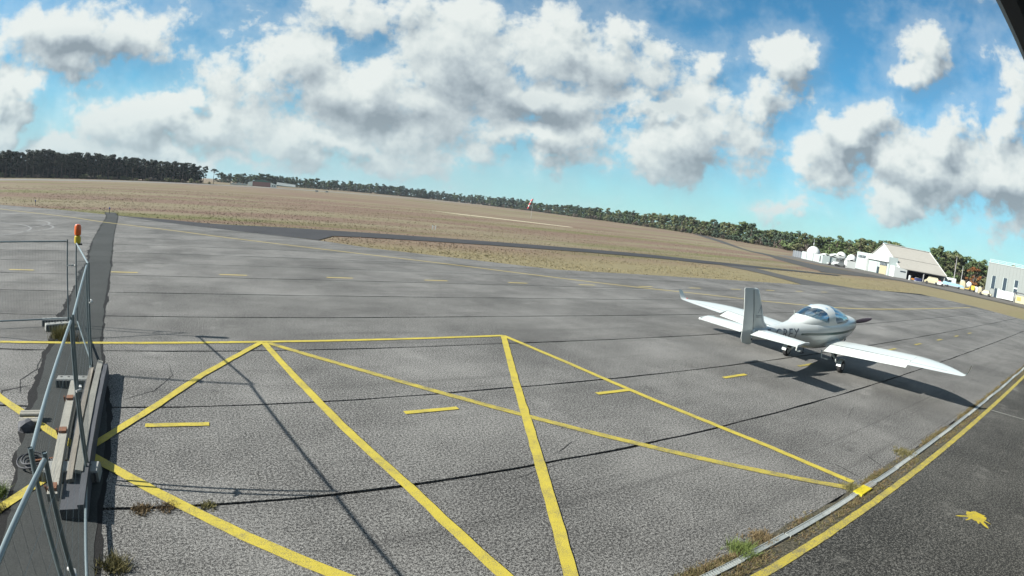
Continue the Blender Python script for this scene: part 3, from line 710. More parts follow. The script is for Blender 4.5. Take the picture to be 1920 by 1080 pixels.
# wings
def airfoil(n=9, t=0.14):
    up, lo = [], []
    for i in range(n + 1):
        u = 0.5 * (1 - math.cos(math.pi * i / n)); y = 5 * t * (.2969 * u ** .5 - .126 * u - .3516 * u * u + .2843 * u ** 3 - .1036 * u ** 4)
        up.append((u, y + .02 * math.sin(math.pi * u))); lo.append((u, -y * .75 + .02 * math.sin(math.pi * u)))
    return up, lo
UP, LO = airfoil()
WZ0, WK = 0.70, 0.070
def sec(y, xle, xte, z, t=1.0, cut=1.0, tilt=(0, 1)):
    """closed section; cut<1 truncates the trailing part for a flap"""
    ch = xle - xte; pts = [(u, h) for u, h in UP if u <= cut + 1e-6] + [(u, h) for u, h in reversed(LO) if u <= cut + 1e-6]
    return [(xle - u * ch + X0, y, z + h * ch * t) for u, h in pts]
for s in (1, -1):
    wing = link('wing', None, ac)
    rings = []
    for y, le, te, t in ((0.40, -1.72, -3.32, 1.0), (0.75, -1.72, -3.32, 1.0), (1.7, -1.70, -3.36, .98), (2.6, -1.72, -3.40, .95), (3.32, -1.78, -3.42, .92)):
        rings.append(sec(s * y, le, te, WZ0 + WK * y, t, cut=0.75))
    b = MB(); b.loft(rings); obj('inner_panel', b, M['ac_white'], wing, smooth=50)
    rings = []
    for y, le, te, t in ((3.325, -1.78, -3.42, .92), (3.7, -1.93, -3.44, .9), (4.1, -2.17, -3.46, .85), (4.45, -2.46, -3.47, .8), (4.72, -2.74, -3.47, .72), (4.90, -2.97, -3.46, .6), (4.99, -3.08, -3.45, .5)):
        rings.append(sec(s * y, le, te, WZ0 + WK * y, t))
    # winglet turns upwards
    for y, le, te, z in ((5.06, -3.13, -3.45, .025), (5.10, -3.17, -3.45, .08), (5.14, -3.23, -3.47, .19), (5.17, -3.31, -3.50, .30), (5.175, -3.38, -3.50, .33)):
        base = sec(s * y, le, te, 0, .45); rings.append([(p[0], p[1] - s * p[2], WZ0 + WK * 5.0 + z) for p in base])
    b = MB(); b.loft(rings); obj('outer_panel', b, M['ac_white'], wing, smooth=50)
    # flap, lowered a little
    b = MB(); rr = []
    for y, hx, ch in ((0.66, -2.955, .46), (2.0, -2.97, .45), (3.30, -3.02, .42)):
        zh = WZ0 + WK * y + .040; dn = R(17)
        prof = [(0, .030), (.25, .034), (.6, .018), (1, .003), (1, -.003), (.5, -.016), (.15, -.030), (0, -.022)]
        rr.append([(hx - u * ch * math.cos(dn) - .012 + X0, s * y, zh + h - u * ch * math.sin(dn)) for u, h in prof])
    b.loft(rr); obj('flap', b, M['ac_white'], wing, smooth=50)
    b = MB(); b.tube([(-2.935 + X0, s * .68, WZ0 + WK * .68 + .072), (-2.95 + X0, s * 2.0, WZ0 + WK * 2.0 + .072), (-3.0 + X0, s * 3.31, WZ0 + WK * 3.31 + .068)], .013, 5); obj('flap_gap', b, M['panel_gap'], wing)
    # aileron hinge gap
    b = MB(); b.tube([(-3.16 + X0, s * 3.36, WZ0 + WK * 3.36 + .050), (-3.28 + X0, s * 4.5, WZ0 + WK * 4.5 + .030)], .007, 5); obj('aileron_gap', b, M['panel_gap'], wing)
    b = MB(); b.lathe([(.0, -.03), (.02, 0), (.0, .03)], 8, (-3.12 + X0, s * 5.05, WZ0 + WK * 5 + .03)); obj('navigation_light', b, M['lamp_red'] if s > 0 else M['ac_green'], wing)
    # tailplane half with horn-balanced elevator
    tp = link('tailplane', None, ac); b = MB()
    for rr_ in ([sec(s * y, le, te, 1.245 + .02 * y, .75, cut=.65) for y, le, te in ((.03, -6.12, -6.98), (.8, -6.24, -6.97), (1.47, -6.36, -6.96))],): b.loft(rr_)
    obj('stabiliser', b, M['ac_white'], tp, smooth=50)
    b = MB(); dn = R(10); rr_ = []
    for y, hx, ch in ((.16, -6.68, .31), (.8, -6.72, .29), (1.47, -6.755, .27)):
        rr_.append([(hx - u * ch - .006 + X0, s * y, 1.245 + .02 * y + .012 + h - u * ch * math.tan(dn)) for u, h in ((0, .022), (.5, .014), (1, .002), (1, -.002), (.5, -.012), (0, -.02))])
    b.loft(rr_); obj('elevator', b, M['ac_white'], tp, smooth=50)
    b = MB(); b.loft([[(x + X0, s * (1.475 + w), z) for w in (0, .045)] + [(x + X0, s * (1.475 + w), z - .05) for w in (.045, 0)] for x, z in ((-6.34, 1.30), (-6.6, 1.315), (-7.0, 1.275))]); obj('tip_horn', b, M['ac_white'], tp)
    # main gear
    g = link('main_gear', None, ac)
    b = MB(); b.tube([(0.0, s * .44, .62), (-.02, s * .62, .50), (-.02, s * .86, .26), (-.02, s * .93, .2)], [.05, .04, .03, .028], 8); obj('leg', b, M['ac_white'], g, smooth=True)
    b = MB(); b.loft([[(-.0 + r * math.cos(q), s * 1.0 + w, .195 + r * math.sin(q)) for q in [2 * math.pi * k / 22 for k in range(22)]] for w, r in ((-.065, .12), (-.065, .165), (-.045, .19), (0, .195), (.045, .19), (.065, .165), (.065, .12))]); wh = obj('wheel', b, M['ac_black'], g, smooth=50)
    b = MB(); b.loft([[(r * math.cos(q), s * 1.0 + w, .195 + r * math.sin(q)) for q in [2 * math.pi * k / 14 for k in range(14)]] for w, r in ((-.07, .02), (-.07, .10), (.07, .10), (.07, .02))]); obj('hub', b, M['alu'], wh)
    b = MB(); arc = [(-.235 * math.cos(q), .195 + .235 * math.sin(q)) for q in [R(a) for a in (6, 26, 48, 72, 96, 120)]]
    b.loft([[(x, s * 1.0 + w, z) for x, z in arc] + [(x * .95, s * 1.0 + w, .195 + (z - .195) * .95) for x, z in arc[::-1]] for w in (-.075, -.04, .04, .075)]); obj('fender', b, M['ac_white'], g, smooth=50)
    b = MB(); b.tube([(-.22 + 0, s * .98, .32), (-.06, s * .82, .30)], .012, 6); obj('fender_strut', b, M['alu'], g)
# fin and rudder
def fsec(z, le, te, w, cut=None, side=None):
    ch = le - te; prof = [(0, 0), (.05, .45), (.2, .9), (.4, 1.0), (.7, .62), (1, .04)]
    return [(le - u * ch + X0, w * h, z) for u, h in prof] + [(le - u * ch + X0, -w * h, z) for u, h in prof[::-1][:-1]]
b = MB(); b.loft([fsec(z, le, te, w) for z, le, te, w in ((1.20, -5.55, -6.72, .055), (1.34, -5.93, -6.735, .060), (1.50, -6.17, -6.765, .055), (1.8, -6.36, -6.82, .05), (2.1, -6.55, -6.90, .045), (2.30, -6.68, -6.97, .04), (2.345, -6.74, -6.99, .03), (2.365, -6.82, -6.99, .012))]); fin = obj('fin', b, M['ac_white'], ac, smooth=60)
b = MB(); b.loft([[(h + X0, -w, z), (h + X0, w, z), (t_ + X0, .006, z), (t_ + X0, -.006, z)] for z, h, t_, w in ((0.90, -6.68, -6.80, .02), (0.97, -6.66, -7.08, .038), (1.10, -6.68, -7.16, .045), (1.34, -6.745, -7.17, .042), (1.8, -6.83, -7.24, .034), (2.2, -6.945, -7.33, .026), (2.345, -7.0, -7.37, .02), (2.365, -7.0, -7.34, .012))]); obj('rudder', b, M['ac_white'], ac, smooth=45)
b = MB(); b.tube([(-6.728 + X0, -.045, 1.30), (-6.83 + X0, -.040, 1.8), (-6.98 + X0, -.028, 2.33)], .007, 5); obj('rudder_gap', b, M['panel_gap'], fin)
b = MB(); # emblem: thin slanted mark and two fine text lines on the fin
for a_, c_ in (((-6.50, 1.69), (-6.30, 1.98 - .3 + .05)),): pass
for pts_ in ([(-6.62, 1.72), (-6.52, 1.93)], [(-6.52, 1.93), (-6.47, 1.72)]): b.tube([(x + X0, -.052, z) for x, z in pts_], .004, 4)
for z in (1.66, 1.62): b.tube([(-6.70 + X0, -.053, z), (-6.42 + X0, -.055, z)], .0045, 4)
obj('emblem', b, M['letter'], fin)
b = MB(); b.tube([(-6.715 + X0, -.05, 1.02), (-6.70 + X0, -.05, 1.19)], .014, 6); obj('rudder_horn', b, M['ac_dark'], fin)
# nose gear, step, antenna, intakes
ng = link('nose_gear', None, ac)
b = MB(); b.tube([(1.55, 0, .75), (1.62, 0, .42)], .04, 8); b.tube([(1.62, -.06, .42), (1.68, -.07, .17)], .018, 6); b.tube([(1.62, .06, .42), (1.68, .07, .17)], .018, 6); obj('leg', b, M['ac_white'], ng)
b = MB(); b.loft([[(1.68 + r * math.cos(q), w, .17 + r * math.sin(q)) for q in [2 * math.pi * k / 20 for k in range(20)]] for w, r in ((-.05, .1), (-.05, .14), (0, .17), (.05, .14), (.05, .1))]); obj('wheel', b, M['ac_black'], ng, smooth=50)
for s in (-1, 1):
    b = MB(); b.tube([(-.45, s * .43, .60), (-.42, s * .46, .36), (-.14, s * .50, .30)], .019, 6); b.box((-.13, s * .5, .30), (.14, .10, .02)); obj('step', b, M['ac_white'], ac)
b = MB(); b.tube([(-4.36 + X0, 0, 1.42), (-4.44 + X0, 0, 1.56), (-4.56 + X0, 0, 1.75)], [.016, .010, .007], 6); obj('antenna', b, M['ac_white'], ac)
b = MB(); b.tube([(-3.55 + X0, -.05, .64), (-3.58 + X0, -.05, .45)], .012, 5); b.box((-3.62 + X0, -.05, .45), (.3, .02, .02)); obj('belly_antenna', b, M['ac_dark'], ac)
b = MB()
o_ = [(-.98 + X0 + .17 * math.cos(q), .16 * math.sin(q)) for q in [2 * math.pi * k / 14 for k in range(14)]]
b.add([(x, -(side_y(x - X0, .80) + .006) - 0 * h, .80 + h * .45) for x, h in o_], [tuple(range(14))]); obj('cowl_outlet', b, M['ac_dark'], fus)
b = MB(); b.tube([(-.75 + X0, -.22, .78), (-.95 + X0, -.25, .64)], .03, 8); obj('exhaust', b, M['alu'], ac)

# ------------------------------------------------------------------ site fence on the left
M['galv_tube'] = simple('galvanised_tube', (0.1064, 0.1406, 0.152), 0.42, 0.15, 7, metal=0.35)
M['galv_tube_l'] = simple('bright_galvanised_tube', (0.1824, 0.2242, 0.2318), 0.4, 0.15, 7, metal=0.3)
M['block'] = simple('concrete_foot', (0.2128, 0.2204, 0.209), 0.9, 0.2, 6, bump=0.4, dirt=0.3)
M['block_hole'] = simple('foot_hole', (0.02, 0.02, 0.02), 0.9)
M['wood'] = simple('weathered_plank', (0.152, 0.1368, 0.114), 0.9, 0.3, 5, bump=0.4, dirt=0.5)
M['wood_pale'] = simple('pale_plank', (0.2508, 0.2432, 0.209), 0.9, 0.25, 5, bump=0.4, dirt=0.3)
M['rust'] = simple('rusty_iron', (0.16, 0.07, 0.035), 0.9, 0.35, 8)
M['beam'] = simple('dark_beam', (0.045, 0.048, 0.055), 0.8, 0.3, 4)
M['lens'] = simple('orange_lens', (0.4712, 0.0836, 0.0076), 0.25, 0.08)
M['lamp_body'] = simple('yellow_lamp_body', (0.3952, 0.304, 0.0228), 0.4, 0.08)
M['white_plastic'] = simple('white_plastic', (0.418, 0.4256, 0.4104), 0.45, 0.06)

def fence_panel(p0, p1, label, pitch=0.075):
    p0, p1 = Vector(p0), Vector(p1); d = p1 - p0; L = d.length; rz = math.atan2(d.y, d.x)
    t = thing('fence_panel', label, 'fence panel', (p0.x, p0.y, 0), rz, 'mesh fence panels by the trench')
    for x in (0, L):
        b = MB(); b.tube([(x, 0, 0.05), (x, 0, 2.04)], .0185, 9, caps=False); b.tube([(x, 0, 2.035), (x, 0, 2.02)], .0182, 9); obj('post', b, M['galv_tube'], t, smooth=True)
    for z in (0.16, 2.00):
        b = MB(); b.tube([(0.021, 0, z), (L - 0.021, 0, z)], .018, 9); obj('rail', b, M['galv_tube_l'], t, smooth=True)
    b = MB(); n = int(L / pitch)
    def wire(a, c, r):
        a, c = Vector(a), Vector(c); dr = (c - a).normalized(); u = Vector((0, 1, 0)); w = dr.cross(u); o = len(b.v)
        for p in (a, c):
            for q in range(3): b.v.append(tuple(p + (u * math.cos(q * 2.094) + w * math.sin(q * 2.094)) * r))
        for q in range(3): b.f.append((o + q, o + (q + 1) % 3, o + 3 + (q + 1) % 3, o + 3 + q)); b.m.append(0)
    for k in range(1, n): wire((k * L / n, .02, .16), (k * L / n, .02, 2.0), .0009)
    for k in range(1, 8): wire((0, .023, .16 + k * .23), (L, .023, .16 + k * .23), .0010)
    w = obj('wire_mesh', b, M['galv_tube_l'], t); w['kind'] = 'stuff'
    return t
P0, P1, P2, P3 = (-3.06, 14.02), (-2.09, 10.72), (-1.52, 6.66), (-1.12, 3.30)
PA = fence_panel((-6.7, 13.45), (-3.36, 14.32), 'wire mesh fence panel running left behind the lamp post')
PB = fence_panel(P0, P1, 'wire mesh fence panel carrying the orange warning lamp')
PC = fence_panel((P1[0] - .03, P1[1] - .05), (P2[0], P2[1] + .05), 'wire mesh fence panel alongside the stacked planks')
PD = fence_panel((P2[0], P2[1] - .06), P3, 'wire mesh fence panel nearest the planks end, leading toward the bottom edge')
fence_panel((P3[0] + .11, P3[1] - .06), (-1.16, -0.1), 'closest wire mesh fence panel at the bottom left corner', .16)
# braces of zig-zag wire bars on the second and third panels
def foot(name, x, y, rz, label, L=.70, W=.24, H=.15, mat='block'):
    t = thing(name, label, 'concrete block', (x, y, 0.007), rz, 'concrete feet of the fence')
    b = MB(); h = H
    ring_ = lambda z, i: [(-L / 2 + i, -W / 2 + i, z), (L / 2 - i, -W / 2 + i, z), (L / 2 - i, W / 2 - i, z), (-L / 2 + i, W / 2 - i, z)]
    b.loft([ring_(0, 0), ring_(h - .02, .008), ring_(h, .022)]); obj('body', b, M[mat], t)
    for k in (-.24, -.08, .08, .24):
        b = MB(); b.lathe([(.027, h - .005), (.027, h + .0025)], 8, (k * L / .7, .03 * (-1) ** int(k * 100), 0)); obj('hole', b, M['block_hole'], t)
    for k in range(9):
        b = MB(); b.box((-L / 2 + .05 + k * (L - .1) / 8, -W / 2 - .001, h * .48), (.028, .016, h * .8)); obj('rib', b, M['beam'], t)
    return t
foot('concrete_block', -3.72, 14.28, .22, 'concrete fence foot beneath the left panel, behind the weed clump')
foot('concrete_block', -3.52, 13.85, .38, 'tilted concrete fence foot just behind the weed clump by the yellow line')
foot('concrete_block', -2.36, 10.02, .02, 'ribbed concrete fence foot lying on the patch beside the planks', L=.62)
foot('concrete_block', -1.80, 6.72, .0, 'ribbed concrete fence foot under the planks near the corner of yellow lines', L=.86, W=.30)
foot('concrete_block', -1.18, 3.5, .1, 'concrete fence foot at the bottom left edge of the picture')
# warning lamp
lm = thing('warning_lamp', 'orange warning lamp on yellow body clamped to the fence post top', 'lamp', (-3.06, 14.02, 2.05), .3)
b = MB(); b.lathe([(.02, -.06), (.075, -.055), (.085, .0), (.08, .10), (.05, .125)], 12, (.03, -.02, 0)); obj('body', b, M['lamp_body'], lm, smooth=40)
b = MB(); b.lathe([(.05, .125), (.082, .14), (.088, .20), (.085, .33), (.06, .375), (.01, .385)], 14, (.03, -.02, 0)); obj('lens', b, M['lens'], lm, smooth=40)
b = MB(); b.box((.06, -.05, -.075), (.16, .10, .03)); obj('bracket', b, M['ac_black'], lm)
# coupler clips between neighbouring posts (parts of the panel they hang on)
for pn, (x, y, z) in ((PA, (-3.21, 14.17, 1.45)), (PB, (-2.09, 10.69, 1.35)), (PC, (-1.52, 6.63, 1.2)), (PD, (-1.06, 3.27, 1.1))):
    b = MB(); b.tube([(-.10, 0, 0), (-.06, .05, .01), (.06, .05, 0), (.10, 0, 0)], .016, 7); b.box((.02, .05, 0), (.05, .035, .05))
    q = Matrix.Translation(pn.location) @ Matrix.Rotation(pn.rotation_euler.z, 4, 'Z'); o = obj('clip', b, M['white_plastic'], pn, q.inverted() @ Vector((x, y, z)))
# planks and beams stacked against the fence
def beam(name, a, c, w, h, mat, label, z=0.0, tilt=0.0, ends=False):
    a, c = Vector((*a, z + h / 2)), Vector((*c, z + h / 2)); d = c - a; L = d.length
    t = thing(name, label, 'plank', (*(a + c).xy / 2, z + h / 2), math.atan2(d.y, d.x))
    b = MB(); n = 14; rings = []
    for k in range(n + 1):
        x = -L / 2 + L * k / n; e = .006
        rings.append([(x, -w / 2 + e * mnoise.noise((x * 2, 1, w * 9)), -h / 2), (x, w / 2 + e * mnoise.noise((x * 2, 2, w * 9)), -h / 2), (x, w / 2 - .004, h / 2 + e * mnoise.noise((x * 2, 3, w))), (x, -w / 2 + .004, h / 2 + e * mnoise.noise((x * 2, 4, w)))])
    b.loft(rings); bd = obj('board', b, M[mat], t); bd.rotation_euler = (tilt, 0, 0)
    if ends:
        for x in ends:
            b = MB(); b.box((x * L / 2, 0, h / 2 + .012), (.14, w * .8, .05)); b.tube([(x * L / 2 - .05, -w / 2 - .02, -.02), (x * L / 2 + .03, -w / 2 - .02, h / 2 + .05)], .016, 6); obj('iron_fitting', b, M['rust'], t)
    return t
beam('plank', (-2.26, 9.75), (-1.86, 5.95), .14, .10, 'wood_pale', 'pale weathered plank with rusty fittings, leftmost of the stack', .10, 0, (-.55, .1, .93))
beam('plank', (-2.02, 10.5), (-1.62, 5.72), .24, .13, 'beam', 'dark beam in the middle of the plank stack', .012, 0)
beam('plank', (-2.05, 10.45), (-1.70, 6.3), .09, .05, 'wood', 'brown plank lying on the dark beam', .15, .15)
beam('plank', (-1.93, 10.75), (-1.60, 6.45), .11, .05, 'wood_pale', 'pale plank highest in the stack beside the fence', .19, -.25)
beam('plank', (-1.80, 10.65), (-1.46, 5.70), .09, .20, 'beam', 'dark board standing on edge, rightmost of the stack', .012, .06)
# stone and coil beside the trench
def lump(name, loc, r, mat, label, cat, sq=(1, 1, .7), seed=0, n=2, amp=.35):
    bm = bmesh.new(); bmesh.ops.create_icosphere(bm, subdivisions=n, radius=1)
    for v in bm.verts:
        k = 1 + amp * mnoise.noise(v.co * 1.7 + Vector((seed, 0, 0))); v.co = Vector((v.co.x * sq[0], v.co.y * sq[1], max(-.35, v.co.z) * sq[2])) * r * k
    me = bpy.data.meshes.new(name); bm.to_mesh(me); bm.free(); me.materials.append(mat); o = link(name, me, None, loc); tag(o, label, cat); return o
st_ = thing('sandbag', 'pale folded sandbag on the edge of the trench patch', 'sandbag', (-2.78, 8.45, .01), .1)
b = MB()
for k in range(4):
    b.loft([[(-.17 + .34 * u + .0, -.16 + .085 * k + .042 * math.cos(q), .045 + .035 * math.sin(q) + .09 * (k > 1) * .5) for q in [2 * math.pi * j / 10 for j in range(10)]] for u in (0, .1, .5, .9, 1)])
obj('fabric', b, M['wood_pale'], st_, smooth=60)
lump('rubble', (-2.78, 8.16, .02), .17, M['beam'], 'dark rubble heap below the pale sandbag', 'rubble', seed=3)
cb = thing('cable_coil', 'tangled dark cable coil on the trench patch by the open fence posts', 'cable', (-2.30, 6.95, .012), 0)
b = MB()
for k in range(5):
    rr_ = .16 + .03 * random.random(); cx, cy = random.uniform(-.1, .1), random.uniform(-.06, .1)
    b.tube([(cx + rr_ * 1.2 * math.cos(q), cy + rr_ * math.sin(q), .02 + .015 * k + .02 * math.sin(q * 2 + k)) for q in np.linspace(0, 6.1, 22)], .013, 6)
obj('loops', b, M['beam'], cb, smooth=True)
b = MB(); b.tube([(-.1, .1, .03), (.2, .16, .05), (.42, .10, .04), (.52, .17, .03)], .02, 6); obj('end', b, M['rust'], cb, smooth=True)
b = MB(); b.tube([(0, 0, .03), (.13, -.03, .03), (.2, .02, .03)], .03, 8); o = obj('tube_offcut', b, M['white_plastic'], None, (-1.98, 10.28, .008)); tag(o, 'short white tube offcut at the shadowed end of the planks', 'tube')

# ------------------------------------------------------------------ trees
def foliage(name, dark, light, hue=(0.82, 0.95, 0.85)):
    m, t, b = new_mat(name)
    tc = t.n('ShaderNodeTexCoord'); oi = t.n('ShaderNodeObjectInfo')
    n1 = t.noise(tc.outputs['Object'], 9.0, 3, 0.6)
    f = t.m('ADD', t.m('MULTIPLY', t.smooth(n1, .35, .68), .7), t.m('MULTIPLY', oi.outputs['Random'], .3))
    c = t.mix(f, dark, light)
    c = t.mix(t.m('MULTIPLY', oi.outputs['Random'], .45), c, tuple(a * h for a, h in zip(light, hue)))
    t.set(b, 'Base Color', c); b.inputs['Roughness'].default_value = .8; b.inputs['Specular IOR Level'].default_value = .2
    return m
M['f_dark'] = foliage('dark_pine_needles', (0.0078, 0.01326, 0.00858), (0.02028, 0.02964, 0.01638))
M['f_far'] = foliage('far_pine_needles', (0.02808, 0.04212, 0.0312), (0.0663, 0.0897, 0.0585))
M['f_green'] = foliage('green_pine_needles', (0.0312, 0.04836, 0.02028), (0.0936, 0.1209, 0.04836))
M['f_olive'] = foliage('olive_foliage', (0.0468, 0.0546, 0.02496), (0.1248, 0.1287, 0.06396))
M['f_brown'] = foliage('brown_scrub', (0.040, 0.035, 0.028), (0.085, 0.074, 0.060), (1.0, .9, .9))
M['f_autumn'] = foliage('autumn_leaves', (0.0936, 0.0351, 0.01248), (0.2028, 0.0819, 0.0273))
M['bark'] = simple('pine_bark', (0.085, 0.065, 0.052), 0.9, 0.3, 6)
M['bark_grey'] = simple('grey_bark', (0.16, 0.145, 0.125), 0.9, 0.3, 6)

def leaf_faces(clumps, per, size, seed):
    """many small leaf-sized faces spread through each clump; unit-height tree"""
    g = np.random.default_rng(seed); V = []; F = []; N = []; o = 0
    for (cx, cy, cz, rx, rz) in clumps:
        k = per
        d = g.normal(size=(k, 3)); d /= np.linalg.norm(d, axis=1)[:, None]
        r = g.uniform(.35, 1.0, k) ** .6
        P = np.c_[cx + d[:, 0] * rx * r, cy + d[:, 1] * rx * r, cz + d[:, 2] * rz * r]
        nrm = d + g.normal(size=(k, 3)) * .55; nrm /= np.linalg.norm(nrm, axis=1)[:, None]
        a = np.cross(nrm, g.normal(size=(k, 3))); a /= np.linalg.norm(a, axis=1)[:, None]; c = np.cross(nrm, a)
        s1 = size * g.uniform(.6, 1.4, k)[:, None]; s2 = size * g.uniform(.35, .9, k)[:, None]
        q = np.stack([P - a * s1, P - c * s2, P + a * s1, P + c * s2], 1).reshape(-1, 3)
        N.append(np.repeat(d * .75 + nrm * .25 + [0, 0, .15], 4, axis=0)); V.append(q); F += [(o + 4 * i, o + 4 * i + 1, o + 4 * i + 2, o + 4 * i + 3) for i in range(k)]; o += 4 * k
    return np.concatenate(V), F, np.concatenate(N)
def tree_mesh(kind, seed):
    rd = random.Random(seed); cl = []; b = MB()
    if kind == 'tall':       # maritime pine: bare stem, crown in the upper part
        lean = rd.uniform(-.03, .03); base = rd.uniform(.28, .42); w = rd.uniform(.13, .18)
        b.tube([(0, 0, 0), (lean * .4, 0, .35), (lean, .01, .7), (lean * 1.2, 0, .95)], [.017, .014, .010, .004], 6)
        for i in range(16):
            z = base + (0.95 - base) * (i + .5) / 16; a = rd.uniform(0, 6.28); rr = w * (1 - ((z - base) / (1 - base) - .45) ** 2 * 1.6) * rd.uniform(.3, 1)
            x, y = lean + rr * math.cos(a), rr * math.sin(a); cl.append((x, y, z, rd.uniform(.06, .10), rd.uniform(.045, .07)))
            b.tube([(lean * .8, 0, z - .05), (x, y, z)], [.006, .002], 4, caps=False)
        per, size = 40, .030
    elif kind == 'umbrella':
        b.tube([(0, 0, 0), (.02, 0, .4), (-.02, .01, .7), (0, 0, .9)], [.018, .014, .011, .005], 6)
        for i in range(14):
            a = rd.uniform(0, 6.28); rr = .24 * rd.uniform(.1, 1) ** .6; x, y, z = rr * math.cos(a), rr * math.sin(a), .84 + .1 * (1 - rr / .24) + rd.uniform(-.05, .03)
            cl.append((x, y, z, .075, .05)); b.tube([(0, 0, .68), (x * .6, y * .6, .78), (x, y, z)], [.007, .005, .002], 4, caps=False)
        per, size = 34, .022
    elif kind == 'round':    # full-crowned pine / oak
        base = rd.uniform(.08, .22); w = rd.uniform(.24, .32)
        b.tube([(0, 0, 0), (rd.uniform(-.02, .02), 0, .3), (rd.uniform(-.03, .03), 0, .62), (0, 0, .85)], [.024, .019, .012, .004], 6)
        for i in range(22):
            u = rd.random() ** .8; z = base + (.93 - base) * u; a = rd.uniform(0, 6.28)
            rr = w * math.sin(math.pi * min(1, max(0.12, .18 + .80 * u))) ** .7 * rd.uniform(.25, 1)
            x, y = rr * math.cos(a), rr * math.sin(a); cl.append((x, y, z, rd.uniform(.065, .105), rd.uniform(.05, .08)))
            if i % 2: b.tube([(0, 0, max(.12, z - .15)), (x, y, z)], [.008, .002], 4, caps=False)
        per, size = 36, .034
    else:                    # scrub
        for i in range(4): a = rd.uniform(0, 6.28); b.tube([(0, 0, 0), (.15 * math.cos(a), .15 * math.sin(a), .5)], [.03, .008], 4, caps=False)
        for i in range(11):
            a = rd.uniform(0, 6.28); rr = .55 * rd.random() ** .6; cl.append((rr * math.cos(a), rr * math.sin(a), .22 + .55 * rd.random() * (1 - .5 * rr), .24, .20))
        per, size = 26, .10
    V, F, N = leaf_faces(cl, per, size, seed)
    me = bpy.data.meshes.new('crown'); me.from_pydata(V.tolist(), [], F); me.update()
    me.polygons.foreach_set('use_smooth', [True] * len(F)); N /= np.linalg.norm(N, axis=1)[:, None]; me.normals_split_custom_set_from_vertices(N.tolist())
    return b.mesh('trunk', M['bark'], True), me
TREES = {}
for kind, n in (('tall', 5), ('umbrella', 1), ('round', 6), ('scrub', 3)):
    TREES[kind] = [tree_mesh(kind, 100 * len(kind) + i) for i in range(n)]
def crown_with(me, mat, cache={}):
    k = (me.name, mat)
    if k not in cache: c = me.copy(); c.materials.append(M[mat]); cache[k] = c
    return cache[k]
def put_tree(kind, x, y, h, mat, label, cat='tree', group=None, wide=1.0, name='pine_tree', bark=None):
    tr, cr = random.choice(TREES[kind]); t = thing(name, label, cat, (x, y, -.06), random.uniform(0, 6.28), group); t.scale = (h * wide, h * wide, h)
    link('trunk', tr, t); link('crown', crown_with(cr, mat), t); return t
TOP = [(-26, 1.8), (-20.47, 1.75), (-17.8, 1.85), (-15.13, 1.93), (-12.43, 1.77), (-9.75, 1.73), (-7.08, 1.6), (-4.41, 1.39), (-2.05, 1.45), (-0.71, 1.2), (0.89, 0.94), (1.99, 0.40), (5.64, 0.62), (9.33, 0.58), (14.1, 0.58), (19.45, 0.66), (25.44, 0.5), (30.89, 0.70), (35.83, 0.74), (40.17, 0.94), (42.88, 1.05), (46.09, 1.3), (50.93, 1.24), (54.61, 1.54), (57.3, 1.24), (59.93, 1.37), (60.99, 1.37), (63.11, 1.34), (65.19, 1.66), (67.81, 1.93), (70.3, 2.01), (71.57, 1.19), (72.94, 1.82), (75.29, 2.41), (77.01, 1.87), (78.66, 1.77), (81.41, 1.72), (84, 1.6), (90, 1.6)]
DIST = [(-26, 305), (-12, 328), (1.2, 350), (1.6, 540), (9, 600), (17, 760), (26, 820), (32, 720), (38, 520), (44, 430), (50, 350), (55, 295), (60, 262), (66, 236), (75, 214), (90, 200)]
def prof(P, a): return float(np.interp(a, [p[0] for p in P], [p[1] for p in P]))
def at_az(a, d): return d * math.sin(R(a)), d * math.cos(R(a))
PLACES = [(-40, -19, 'at the left edge of the picture'), (-19, -14, 'above the left fence panel'), (-14, -9.5, 'above the orange lamp'), (-9.5, -5, 'above the far end of the trench patch'), (-5, 1.2, 'near the right end of the dark stand'),
          (1.2, 4, 'behind the white tents'), (4, 9.5, 'behind the far hangar'), (9.5, 15, 'just right of the far hangar'), (15, 21, 'midway between far hangar and windsock'), (21, 27, 'in the thinnest part of the treeline'), (27, 32, 'left of the windsock'), (32, 35, 'behind the windsock'),
          (35, 40, 'just right of the windsock'), (40, 45, 'where the wood grows taller right of the windsock'), (45, 50, 'in the middle of the right wood'), (50, 55, 'above the taxiway bend'), (55, 60, 'left of the white domes'), (60, 63, 'behind the largest dome'), (63, 66.5, 'behind the smaller domes'), (66.5, 71, 'behind the beige hangar roof'), (71, 75, 'at the right end of the beige roof'), (75, 79, 'between beige hangar and grey building'), (79, 99, 'behind the grey building')]
def place(a):
    for lo_, hi_, tx in PLACES:
        if lo_ <= a < hi_: return tx
    return PLACES[-1][2]
def row(a0, a1, n, dd, hk, kinds, mats, label, group, wide=1.0, name='pine_tree'):
    for i in range(n):
        a = a0 + (a1 - a0) * (i + random.uniform(.1, .9)) / n; d = prof(DIST, a) + dd + random.uniform(-4, 4)
        h = (CAM_H + prof(DIST, a) * math.tan(R(prof(TOP, a)))) * random.uniform(*hk) * (1 + dd / prof(DIST, a) * .5)
        x, y = at_az(a, d); wd = random.uniform(.85, 1.2); kd = random.choice(kinds); mt = random.choice(mats); rel = (h / (CAM_H + prof(DIST, a) * math.tan(R(prof(TOP, a))))  - hk[0]) / (hk[1] - hk[0])
        lb = '%s %s %s pine %s' % ('tall' if rel > .66 else 'medium' if rel > .33 else 'low', 'slender' if wd < .97 else 'broad' if wd > 1.09 else 'full', {'f_dark': 'dark', 'f_far': 'bluish', 'f_green': 'green', 'f_olive': 'olive'}[mt], place(a)) + (', in the second row' if dd > 0 else '')
        put_tree(kd, x, y, h, mt, lb, 'tree', group, wide * wd, name)
random.seed(21)
lbA = 'tall dark pine with bare lower trunk in the stand at far left'
